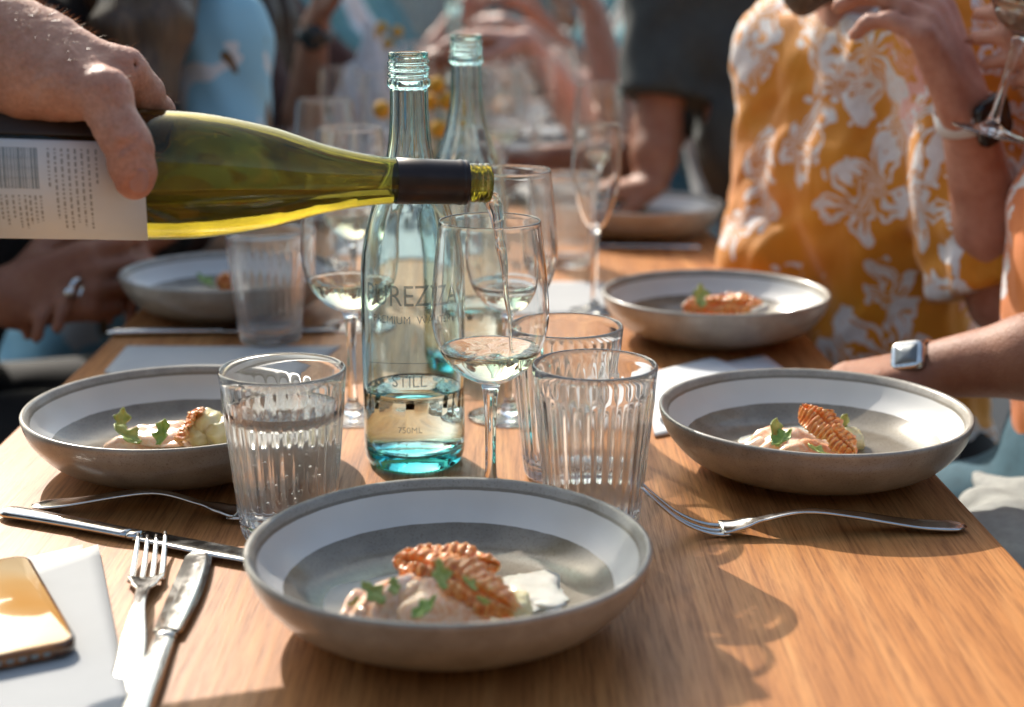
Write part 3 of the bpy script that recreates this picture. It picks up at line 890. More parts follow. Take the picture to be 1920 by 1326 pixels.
# ------------------------------------------------------------------ cutlery, paper, phone
def frame_on(p0, p1):
    """matrix whose x axis runs from p0 to p1 along the table"""
    p0 = Vector(p0); d = Vector(p1)-p0
    return p0, math.atan2(d.y, d.x)
def interp(tab, s):
    for (a, x), (b, y) in zip(tab, tab[1:]):
        if s <= b:
            t = (s-a)/(b-a); t = t*t*(3-2*t)
            return x+(y-x)*t
    return tab[-1][1]
def make_fork(label, p0, p1, zt, L=0.2):
    org, rz = frame_on(p0, p1)
    r = thing('fork', label, 'fork', org, (0, 0, rz))
    zs = L/0.2
    def z(s):
        n = len(zt)
        sl = [(zt[min(j+1, n-1)][1]-zt[max(j-1, 0)][1])/(zt[min(j+1, n-1)][0]-zt[max(j-1, 0)][0]) for j in range(n)]
        for j in range(n-1):
            if s <= zt[j+1][0] or j == n-2:
                d = zt[j+1][0]-zt[j][0]; t = (s-zt[j][0])/d
                return (2*t**3-3*t*t+1)*zt[j][1]+(t**3-2*t*t+t)*d*sl[j]+(-2*t**3+3*t*t)*zt[j+1][1]+(t**3-t*t)*d*sl[j+1]
    wt = [(0, .0075), (.012, .0095), (.05, .0075), (.105, .0032), (.125, .0036), (.138, .0085), (.150, .0118)]
    ss = [0.0005+0.1495*i/50 for i in range(51)]
    k = MB()
    def fn(u, v):
        s = 0.150*v
        w = interp(wt, s)
        if s < 0.008: w *= math.sqrt(max(0.04, 1-((0.008-s)/0.008)**2))
        x = (u-0.5)*2
        e = min(1, max(0, (s-.12)/.025)); e = e*e*(3-2*e)
        dish = 0.0024*x*x*e-0.0006*x*x*(1-e)
        return (s*zs, x*w, z(s)+0.0014+dish)
    k.sheet(fn, 8, 60, 0.0017)
    k.build('handle', M['steel'], r)
    for i in range(4):
        y = (-0.0118+0.0024)+0.00627*i*1.0
        pts = [((0.146+0.054*t)*zs, y*(1-0.08*t), z(0.146+0.054*t)+0.0006+0.0019*(abs(i-1.5)/1.5)**2) for t in [j/10 for j in range(11)]]
        rad = [0.0023-0.0011*(j/10)**1.5 for j in range(11)]
        MB().tube(pts, rad, 8, 0.6, (0,0,1)).build('tine', M['steel'], r)
    return r
def make_knife(label, p0, p1, L=0.235):
    """p0 handle end, p1 towards the tip"""
    org, rz = frame_on(p0, p1)
    r = thing('table_knife', label, 'knife', org, (0, 0, rz))
    n = 24
    pts = [(0.112*i/n, 0, 0.0042+0.0006*math.sin(PI*i/n)) for i in range(n+1)]
    rad = [0.0088*math.sqrt(max(0.05, 1-((3-min(i,3))/3.2)**2))*(1-0.28*(i/n)) for i in range(n+1)]
    h = MB().tube(pts, rad, 14, 0.46, (0,0,1))
    h.tube([(0.112, 0, .0042), (0.1145, 0, .0042), (0.117, 0, .0042), (0.121, 0, .0042)], [.0058, .0066, .0060, .0062], 14, 0.5, (0,0,1))
    h.build('handle', M['steel'], r)
    k = MB()
    bl = L-0.121
    def edge(t):
        up = 0.0078-0.001*t**3
        lo = -(0.0068+0.0056*math.sin(PI*min(1, t*0.72+0.1)))
        if t > 0.93:
            q = (t-0.93)/0.07
            up = up*(1-0.45*q*q)
            lo = lo*(1-0.30*q*q*q)
        return up, lo
    v = []; f = []
    m = 30
    for i in range(m+1):
        t = i/m; up, lo = edge(t); x = 0.120+bl*t
        th = 0.0011*(1-0.4*t)
        v += [(x, up, .0040+th), (x, up, .0040-th), (x, lo, .0043), (x, lo*0.55, .0040+th), (x, lo*0.55, .0040-th)]
    for i in range(m):
        a = i*5; b = a+5
        f += [(a, b, b+3, a+3), (a+3, b+3, b+2, a+2), (a+2, b+2, b+4, a+4), (a+4, b+4, b+1, a+1), (a+1, b+1, b, a)]
    f += [(0, 3, 2, 4, 1), (m*5, m*5+1, m*5+4, m*5+2, m*5+3)]
    k.add(v, f).build('blade', M['steel'], r)
    return r
ARCH = [(0, .001), (.03, .0030), (.07, .0100), (.10, .0128), (.125, .0080), (.143, .0018), (.157, .0018), (.175, .0095), (.19, .0220), (.2, .0320)]
ARCH2 = [(0, .001), (.03, .0050), (.07, .0130), (.095, .0150), (.122, .0090), (.145, .0015), (.160, .0015), (.18, .0055), (.2, .0120)]
make_fork('fork on the bare wood with its tines raised, in front of the right bowl', P(1808, 994), P(1352, 1003), [(a, b*1.1) for a, b in ARCH], (P(1808, 994)-P(1352, 1003)).length/0.75)
make_fork('fork in the shadow of the left bowl, reaching behind the full tumbler', P(62, 955), P(440, 972), ARCH2)
ft_ = P(287, 1032); fd = (ft_-P(240, 1290)).normalized()
make_fork('fork beside the phone, tines pointing away from the camera', ft_-fd*0.225, ft_, [(0, .001), (.02, .0012), (.09, .009), (.112, .008), (.145, .0012), (.172, .003), (.2, .010)], 0.225)
kt = P(372, 1046); kd = (kt-P(300, 1235)).normalized()
make_knife('knife lying close against the fork beside the phone', kt-kd*0.245, kt, 0.245)
k3 = make_knife('long knife lying across in front of the left bowl, tip by the nearest bowl', P(2, 968), P(465, 1052), 0.245)
make_knife('blurred knife in front of the bowl next to the ringed hand', P(200, 630), P(640, 622), 0.24)
make_knife('distant knife in front of the farthest bowl', P(1312, 470), P(1150, 466), 0.2)

def quad_sheet(name, label, cat, corners, th, mat, z=0.0, curl=0.0, parent=None, group=None, seed=0):
    cs = [Vector((c.x, c.y, 0)) for c in corners]
    org = sum(cs, Vector())/4
    rs = random.Random(seed); a, b_ = rs.random()*6, rs.random()*6
    def fn(u, v):
        p = cs[0]*(1-u)*(1-v)+cs[1]*u*(1-v)+cs[2]*u*v+cs[3]*(1-u)*v-org
        e = max(abs(u-0.5), abs(v-0.5))*2
        p.z = th+curl*(0.5+0.5*math.sin(3*u+2*v+a))*max(0, e-0.3)
        return p
    k = MB().sheet(fn, 14, 14, th*0.9)
    o = k.build(name, mat, parent); o.location = org+Vector((0, 0, z))
    if label: tag(o, label, cat, group)
    return o
quad_sheet('menu_sheet', 'white paper menu sheet directly under the phone', 'paper', [P(-260, 1180), P(60, 1520), P(262, 1420), P(185, 1034)], .0004, M['paper'], 0.0042, .0012, seed=1)
quad_sheet('menu_sheet', 'white paper sheet showing its corner below the sheet with the phone', 'paper', [P(-250, 1120), P(-60, 1420), P(210, 1330), P(155, 1026)], .0004, M['paper'], 0.0002, .002, seed=2)
M['napkin'] = plain('napkin', (0.66, 0.68, 0.69), 0.9, 0, 0.06, 40, 0.2)
quad_sheet('paper_sheet', 'white paper sheet between the left bowl and the blurred knife', 'paper', [P(195, 700), P(500, 760), P(640, 650), P(238, 650)], .0005, M['paper'], 0.0002, .001, seed=3)
r = thing('folded_napkin', 'folded pale napkin under the left side of the right bowl', 'napkin', P(1350, 740))
o0 = P(1350, 740)
quad_sheet('lower_fold', None, None, [P(1205, 720)-o0, P(1228, 822)-o0, P(1560, 760)-o0, P(1432, 669)-o0], .0024, M['napkin'], 0.0002, .0006, r, seed=4)
quad_sheet('upper_fold', None, None, [P(1210, 712)-o0, P(1238, 800)-o0, P(1500, 740)-o0, P(1335, 680)-o0], .002, M['napkin'], 0.0036, .0008, r, seed=5)
quad_sheet('menu_sheet', 'white menu sheet under the foot of the champagne flute', 'paper', [P(960, 590), P(1150, 590), P(1135, 530), P(965, 530)], .0005, M['paper'], 0.0002, .001, seed=6)
quad_sheet('menu_sheet', 'white menu sheet lying far back between the glasses and the dark t-shirt', 'paper', [P(965, 322), P(1190, 320), P(1150, 282), P(950, 282)], .0008, M['paper'], 0.0002, .002, seed=7)
quad_sheet('menu_sheet', 'white menu sheet behind the other far one, next to the pink arm', 'paper', [P(955, 274), P(1140, 274), P(1110, 250), P(945, 250)], .0008, M['paper'], 0.0002, .002, seed=8)

def phone():
    A, Bq, Cq = P(58, 1080), P(152, 1245), P(0, 1284)
    xa = (A-Bq).normalized()
    L_ = 0.146; Wd = 0.073; th = 0.0086; rr = 0.011
    r = thing('mobile_phone', 'glossy amber mobile phone in a dark edged case on the paper sheet', 'phone', Bq+Vector((0, 0, 0.0058)), (0, 0, math.atan2(xa.y, xa.x)))
    def outline(ins, n=8):
        pts = []
        for cx, cyy, a0 in ((L_-rr, -rr, -PI/2), (L_-rr, Wd-2*rr+rr, 0), (rr, Wd-rr, PI/2), (rr, -rr+0, PI)):
            pass
        cs = [(L_-rr, rr, -PI/2), (L_-rr, Wd-rr, 0), (rr, Wd-rr, PI/2), (rr, rr, PI)]
        for cx, cyy, a0 in cs:
            for i in range(n+1):
                a = a0+PI/2*i/n
                pts.append((cx+(rr-ins)*math.cos(a), cyy+(rr-ins)*math.sin(a)))
        return pts
    def solid(levels):
        k = MB(); v = []; f = []
        for ins, z in levels:
            v += [(x, y, z) for x, y in outline(ins)]
        n = len(outline(0))
        for j in range(len(levels)-1):
            for i in range(n):
                f.append((j*n+i, j*n+(i+1)%n, (j+1)*n+(i+1)%n, (j+1)*n+i))
        f.append(tuple(reversed(range(n)))); f.append(tuple((len(levels)-1)*n+i for i in range(n)))
        return k.add(v, f)
    k = N('amber_case'); k.bsdf(Roughness=0.2, Coat_Weight=0.6, Coat_Roughness=0.06)
    k.l(k.ramp(k.noise(k.coord(), 40, 4, 0.5), [(0.42, (0.035, 0.018, 0.010)), (0.62, (0.30, 0.11, 0.025))]), k.b.inputs['Base Color'])
    edge = k.m
    k = N('amber_back'); k.bsdf(Roughness=0.08, Coat_Weight=1.0, Coat_Roughness=0.05)
    k.l(k.ramp(k.noise(k.coord((1, 1.3, 1)), 13, 2, 0.4, 0.4), [(0.35, (0.60, 0.30, 0.08)), (0.5, (0.68, 0.42, 0.18)), (0.65, (0.72, 0.54, 0.32))]), k.b.inputs['Base Color'])
    back = k.m
    solid([(0.0012, 0), (0.0002, 0.0012), (0, 0.004), (0.0002, 0.0072), (0.0012, 0.0082)]).build('case', edge, r)
    solid([(0.0022, 0.0080), (0.0022, 0.0083), (0.0028, 0.0085)]).build('back', back, r)
    for i in range(7):
        MB().box((-0.0003, 0.016+0.0065*i, 0.0028), (0.0006, 0.0195+0.0065*i, 0.0052)).build('speaker_hole', M['print'], r, smooth=False)
    return r
phone()
# ------------------------------------------------------------------ wine bottle being poured
MOUTH = Q(919, 343.5, 1.04); BODY = Q(270, 327, 0.985)
AX = (BODY-MOUTH).normalized()
wb = thing('wine_bottle', 'green wine bottle held nearly level and pouring white wine', 'bottle', MOUTH)
zq = AX.to_track_quat('Z', 'Y')
wb.rotation_mode = 'QUATERNION'; wb.rotation_quaternion = zq
LB = 0.340
outp = [(0.0108, 0.0002), (0.0120, 0.0), (0.0130, 0.0006), (0.0136, 0.002), (0.0136, 0.004), (0.0131, 0.0048), (0.0129, 0.0056), (0.0135, 0.0064), (0.0135, 0.0076), (0.0129, 0.0084), (0.0129, 0.0096), (0.0135, 0.0104), (0.0135, 0.0118), (0.0131, 0.0126), (0.0131, 0.0165), (0.0142, 0.0175)]
body = prof([(0.0146, 0.022), (0.0148, 0.045), (0.0154, 0.066), (0.0178, 0.088), (0.0228, 0.1126), (0.0285, 0.132), (0.0335, 0.150), (0.0388, 0.178), (0.0415, 0.202), (0.0422, 0.222), (0.0423, 0.25), (0.0423, 0.30), (0.0420, 0.331)], 5)
inner = [(0.0100, 0.0006), (0.0096, 0.003), (0.0096, 0.02)]
W = 0.0032
base = [(0.0400, LB-0.0015), (0.036, LB), (0.030, LB-0.001), (0.018, LB-0.012), (0.006, LB-0.020), (0, LB-0.021)]
inb = [(0, LB-0.026), (0.007, LB-0.0255), (0.020, LB-0.017), (0.030, LB-0.007), (0.036, LB-0.006), (0.0388, LB-0.012)]
inwall = [(q[0]-W, q[1]) for q in body[::-1] if 0.03 < q[1] < LB-0.014]
prof_all = outp+body+base
MB().lathe(inb+inwall+inner[::-1]+prof_all, 96).build('glass_body', M['green_glass'], wb, caustic='cast')
# wine inside, cut level
import bmesh
LEVEL = Q(640, 362, 1.015).z
k = MB().lathe([(a+(0.0003 if a > 0 else 0), b+(0.0003 if b > 0.29 else 0)) for a, b in inb+inwall+inner[1:][::-1]]+[(0, 0.003)], 96)
Mw = Matrix.Translation(MOUTH) @ zq.to_matrix().to_4x4()
k.xf(Mw)
bm = bmesh.new()
vs = [bm.verts.new(p) for p in k.v]
for f in k.f: bm.faces.new([vs[i] for i in f])
res = bmesh.ops.bisect_plane(bm, geom=bm.verts[:]+bm.edges[:]+bm.faces[:], plane_co=(0, 0, LEVEL), plane_no=(0, 0, 1), clear_outer=True)
ed = [e for e in res['geom_cut'] if isinstance(e, bmesh.types.BMEdge)]
bmesh.ops.contextual_create(bm, geom=ed)
bmesh.ops.recalc_face_normals(bm, faces=bm.faces[:])
me = bpy.data.meshes.new('wine')
Mi = Mw.inverted()
for p in bm.verts: p.co = Mi @ p.co
for f in bm.faces:
    f.smooth = len(f.verts) < 6
bm.to_mesh(me); bm.free()
me.materials.append(M['white_wine'])
o = bpy.data.objects.new('wine', me); link(o, wb); o.cycles.is_caustics_caster = True
# capsule round the neck
k = N('dark_capsule'); k.bsdf(Roughness=0.34, Metallic=0.3)
k.l(k.ramp(k.noise(k.coord(), 60, 3, 0.5), [(0.3, (0.018, 0.010, 0.009)), (0.7, (0.032, 0.018, 0.015))]), k.b.inputs['Base Color'])
k.bump(k.noise(k.coord(), 300, 3, 0.5), 0.1, 0.0004)
cap = [(0.0135, 0.0166), (0.0150, 0.0164), (0.0155, 0.0172), (0.0153, 0.0186), (0.0150, 0.0194), (0.0155, 0.0202), (0.0157, 0.0216), (0.0152, 0.0232), (0.0151, 0.026), (0.0153, 0.045), (0.0158, 0.0655), (0.0154, 0.0658)]
MB().lathe(cap, 72).build('capsule', k.m, wb)
# label: curved paper on the lower front of the body
lx0, lx1 = (918-266)*0.000354, LB-0.010
Rl = 0.0426
xl_ = zq.inverted() @ (Vector((0.237, -0.97, 0))); zl_ = zq.inverted() @ Vector((0, 0, 1))
def lab(a, s, r=Rl):
    """a: angle below straight-at-camera, s: metres from the mouth"""
    d = (xl_*math.cos(a)-zl_*math.sin(a)).normalized()
    return d*r+Vector((0, 0, s))
a_top = -0.60; a_bot = 1.75
k = MB().sheet(lambda u, v: lab(a_top+(a_bot-a_top)*v, lx0+(lx1-lx0)*u), 2, 48, -0.0003)
k.build('back_label', plain('label_paper', (0.70, 0.71, 0.71), 0.65, 0, 0.03, 30), wb)
k = MB().sheet(lambda u, v: lab(a_bot+0.12+(2*PI-a_bot+a_top-0.20)*v, lx0+0.004+(lx1-lx0-0.004)*u), 2, 64, -0.0003)
k.build('front_label', plain('front_label_paper', (0.035, 0.022, 0.016), 0.6, 0, 0.1, 30), wb)
# print on the label: bar code and columns of tiny unreadable text, running round the bottle
rs = random.Random(4)
pb = MB()
def stripe(s0, s1, a0, a1):
    r_ = Rl+0.00042
    n = max(1, int(abs(a1-a0)/0.12))
    for i in range(n):
        b0 = a0+(a1-a0)*i/n; b1 = a0+(a1-a0)*(i+1)/n
        pb.add([lab(b0, s0, r_), lab(b0, s1, r_), lab(b1, s1, r_), lab(b1, s0, r_)], [(0, 1, 2, 3)])
def sx(px): return (918-px)*0.000354
x = 8
while x < 90:
    w = rs.choice([1, 1, 1.5, 2, 3.2])
    stripe(sx(x+w), sx(x), -0.47, 0.12)
    x += w+rs.choice([1, 1.2, 2, 2.6])
pb.build('bar_code', M['print'], wb, smooth=False)
pb = MB()
for px, a0, a1 in [(12, .22, .62), (21, .22, .66), (30, .22, .76), (41, .22, .60), (51, .22, .82), (61, .22, .84), (69, .22, .72), (78, .22, .70), (87, .22, .66)]+[(104+11.2*i, -0.47, e) for i, e in enumerate((0.1, .60, .82, .86, .68, .78, .84))]+[(184, -0.47, 0.05)]:
    a = a0
    while a < a1:
        w = rs.uniform(0.03, 0.10)
        for dx in (0.0, 2.0):
            stripe(sx(px+dx+1.5), sx(px+dx), a, min(a+w-0.012*(1 if dx else 1), a1))
        a += w+0.02
pb.build('small_print', plain('pale_print', (0.30, 0.29, 0.27), 0.6), wb, smooth=False)

# pouring stream
s0 = Q(914, 379, 1.04)
pts = []; rad = []
for i in range(41):
    t = i/40
    fall = 0.117*t
    pts.append(s0+Vector((0.001+0.0135*math.sqrt(t)+0.003*t+0.0005*math.sin(t*19), 0.0006*math.sin(t*15), 0.004-fall)))
    rad.append((0.0046*(1-t)**1.8+0.0009)*(1+0.14*math.sin(t*22)+0.06*math.sin(t*47)))
st = MB().tube(pts, rad, 16, [0.7+0.28*math.sin(i*0.55) for i in range(41)], (0, 1, 0)).build('wine_stream', M['white_wine'], caustic='cast')
tag(st, 'thin twisting stream of wine falling from the bottle mouth into the glass', 'wine stream')
# ------------------------------------------------------------------ people
def V3(*a): return Vector(a)
def unit(v): return Vector(v).normalized()

def sdf_hand(S, wr, d, palm, thumb, sc_=1.0, curl=0.5, spread=0.10, k=0.006, thumb_out=0.6, fr=1.0):
    """hand on a distance field: d to the fingers, palm = way the palm faces, thumb = side the thumb is on"""
    d = unit(d); palm = Vector(palm); palm = (palm-d*palm.dot(d)).normalized()
    th = d.cross(palm)
    if th.dot(Vector(thumb)) < 0: th = -th
    wr = Vector(wr)
    L = 0.082*sc_
    kn = []
    for i, (o, l) in enumerate(((0.030, 1.0), (0.010, 1.04), (-0.010, 0.99), (-0.028, 0.9))):
        o *= sc_
        kp = wr+d*(L*l)+th*o-palm*0.004*sc_
        S.cone(wr+th*o*0.55, kp, 0.0165*sc_, 0.0115*sc_*fr, k*1.6)
        kn.append((kp, o))
    lens = ((.041, .024, .020), (.046, .028, .021), (.042, .026, .020), (.032, .019, .018))
    for i, (kp, o) in enumerate(kn):
        a = curl*(0.55+0.1*i); p = kp
        dd = (d+th*(o/0.03/sc_)*spread).normalized()
        r0 = 0.0098*sc_*fr*(0.88 if i == 3 else 1)
        for j, l in enumerate(lens[i]):
            a2 = a*(1+j*0.9) if j else a
            q = dd*math.cos(min(a2, 2.9))+palm*math.sin(min(a2, 2.9))
            p2 = p+q*(l*sc_)
            S.cone(p, p2, r0*(1-0.10*j), r0*(0.93-0.10*j), 0.0035)
            p = p2
    t0 = wr+d*0.018*sc_+th*0.020*sc_+palm*0.006*sc_
    t1 = t0+(d*0.62+th*thumb_out+palm*0.35).normalized()*0.040*sc_
    t2 = t1+(d*0.85+th*thumb_out*0.4+palm*0.35).normalized()*0.031*sc_
    t3 = t2+(d*0.95+palm*0.3*curl).normalized()*0.024*sc_
    S.chain([t0, t1, t2, t3], [.0165*sc_, .0125*sc_, .0108*sc_, .0085*sc_], k)

def cloth(name, a, b, scale=60, rough=0.85, bump=0.3):
    return plain(name, tuple((x+y)/2 for x, y in zip(a, b)), rough, 0, 0.18, scale, bump)

def floral(name, base1, base2):
    """brush-drawn pale flowers and loops on a coloured cloth"""
    k = N(name); k.bsdf(Roughness=0.7, Sheen_Weight=0.2)
    v = k.coord()
    wob = k.n('ShaderNodeTexNoise'); wob.inputs['Scale'].default_value = 16; wob.inputs['Detail'].default_value = 3
    k.l(v, wob.inputs['Vector'])
    mx = k.n('ShaderNodeMix', data_type='RGBA', blend_type='LINEAR_LIGHT'); mx.inputs[0].default_value = 0.055
    k.l(v, mx.inputs[6]); k.l(wob.outputs['Color'], mx.inputs[7])
    vv = mx.outputs[2]
    def flowers(scale, petals, r0, r1, lw, seed):
        mp = k.n('ShaderNodeMapping'); mp.inputs['Location'].default_value = (seed, seed*0.7, seed*1.3); k.l(vv, mp.inputs['Vector'])
        vo = k.n('ShaderNodeTexVoronoi'); vo.inputs['Scale'].default_value = scale; vo.inputs['Randomness'].default_value = 0.8
        k.l(mp.outputs[0], vo.inputs['Vector'])
        sb = k.n('ShaderNodeVectorMath', operation='SUBTRACT'); 
        scl = k.n('ShaderNodeVectorMath', operation='SCALE'); scl.inputs['Scale'].default_value = scale
        k.l(mp.outputs[0], sb.inputs[0]); k.l(vo.outputs['Position'], sb.inputs[1]); k.l(sb.outputs[0], scl.inputs[0])
        xyz = k.n('ShaderNodeSeparateXYZ'); k.l(scl.outputs[0], xyz.inputs[0])
        h = k.math('SUBTRACT', xyz.outputs['Y'], xyz.outputs['X'])
        ang = k.math('ARCTAN2', xyz.outputs['Z'], k.math('MULTIPLY', h, 0.75))
        rnd = k.n('ShaderNodeSeparateColor'); k.l(vo.outputs['Color'], rnd.inputs[0])
        ph = k.math('MULTIPLY', rnd.outputs[0], 6.28)
        pet = k.math('ABSOLUTE', k.math('COSINE', k.math('ADD', k.math('MULTIPLY', ang, petals/2), ph)))
        rad = k.math('ADD', k.math('MULTIPLY', pet, r1), r0)
        d = k.math('SUBTRACT', vo.outputs['Distance'], rad)
        line = k.math('LESS_THAN', k.math('ABSOLUTE', d), lw)
        vein = k.math('MULTIPLY', k.math('GREATER_THAN', pet, 0.94), k.math('LESS_THAN', d, 0.0))
        core = k.math('LESS_THAN', vo.outputs['Distance'], r0*0.45)
        return k.math('MAXIMUM', k.math('MAXIMUM', line, vein), core), rnd.outputs[1], d
    m1, r1_, d1 = flowers(10.5, 6, 0.15, 0.28, 0.046, 0.0)
    m2, r2_, d2 = flowers(6.2, 5, 0.10, 0.34, 0.045, 3.7)
    base = k.ramp(k.noise(v, 9, 3, 0.5), [(0.35, base1), (0.65, base2)])
    nz = k.noise(v, 120, 3, 0.6)
    brush = k.math('GREATER_THAN', k.noise(v, 60, 4, 0.7), 0.36)
    white = k.ramp(nz, [(0.3, (0.62, 0.58, 0.56)), (0.7, (0.76, 0.74, 0.73))])
    pink = (0.72, 0.36, 0.30)
    c = k.mix(k.math('MULTIPLY', m2, k.math('GREATER_THAN', r2_, 0.2)), base, k.mix(k.math('GREATER_THAN', r2_, 0.8), white, pink))
    c = k.mix(k.math('MULTIPLY', k.math('MULTIPLY', m1, brush), k.math('GREATER_THAN', r1_, 0.08)), c, white)
    k.l(c, k.b.inputs['Base Color'])
    k.bump(k.math('ADD', k.noise(v, 500, 2, 0.5), k.math('MULTIPLY', k.noise(k.coord((1, 1, .35)), 22, 3, 0.5, 1.0), 6)), 0.35, 0.0022)
    return k.m
M['yellow_floral'] = floral('yellow_floral', (0.57, 0.19, 0.003), (0.70, 0.275, 0.005))
M['orange_floral'] = floral('orange_floral', (0.60, 0.13, 0.005), (0.70, 0.19, 0.008))
M['black_cloth'] = cloth('black_cloth', (0.010, 0.009, 0.009), (0.018, 0.016, 0.015))
M['dark_tee'] = cloth('dark_grey_cloth', (0.030, 0.036, 0.035), (0.045, 0.052, 0.05))
M['maroon'] = cloth('maroon_cloth', (0.05, 0.018, 0.014), (0.08, 0.03, 0.022))
M['denim'] = cloth('denim', (0.045, 0.11, 0.15), (0.075, 0.16, 0.20))
M['white_cloth'] = cloth('white_cloth', (0.62, 0.64, 0.66), (0.7, 0.72, 0.74))
M['teal_cloth'] = cloth('teal_cloth', (0.10, 0.26, 0.29), (0.15, 0.34, 0.37))
M['grey_cloth'] = cloth('grey_cloth', (0.28, 0.29, 0.27), (0.36, 0.37, 0.35))
def print_shirt():
    k = N('blue_print_cloth'); k.bsdf(Roughness=0.75)
    v = k.coord(); a = k.noise(v, 11, 2, 0.4, 0.5); b = k.noise(k.coord((1, 1.7, 0.8)), 17, 2, 0.4, 0.3)
    c = k.ramp(k.noise(v, 5, 2), [(0.3, (0.22, 0.46, 0.58)), (0.7, (0.32, 0.58, 0.70))])
    c = k.mix(k.math('GREATER_THAN', a, 0.60), c, (0.66, 0.68, 0.68))
    c = k.mix(k.math('GREATER_THAN', b, 0.635), c, (0.16, 0.09, 0.035))
    k.l(c, k.b.inputs['Base Color'])
    return k.m
M['blue_print'] = print_shirt()
def hair_mat(name, a, b):
    k = N(name); k.bsdf(Roughness=0.38)
    k.l(k.ramp(k.noise(k.coord((60, 60, 4)), 3, 4, 0.6), [(0.3, a), (0.7, b)]), k.b.inputs['Base Color'])
    k.bump(k.noise(k.coord((140, 140, 6)), 3, 3, 0.6), 0.6, 0.003)
    return k.m
M['dark_hair'] = hair_mat('dark_hair', (0.018, 0.010, 0.006), (0.06, 0.035, 0.02))
M['brown_hair'] = hair_mat('brown_hair', (0.045, 0.025, 0.014), (0.16, 0.10, 0.055))
M['eye'] = plain('eye_white', (0.75, 0.73, 0.70), 0.2, 0, 0.02)
M['iris'] = plain('iris', (0.05, 0.03, 0.02), 0.15, 0, 0.1)
M['watch_black'] = plain('black_watch', (0.012, 0.011, 0.011), 0.2, 0, 0.1)
M['steel_dial'] = plain('steel_dial', (0.16, 0.18, 0.19), 0.3, 0.3, 0.05)
M['strap_white'] = plain('white_strap', (0.66, 0.65, 0.64), 0.5, 0, 0.05)

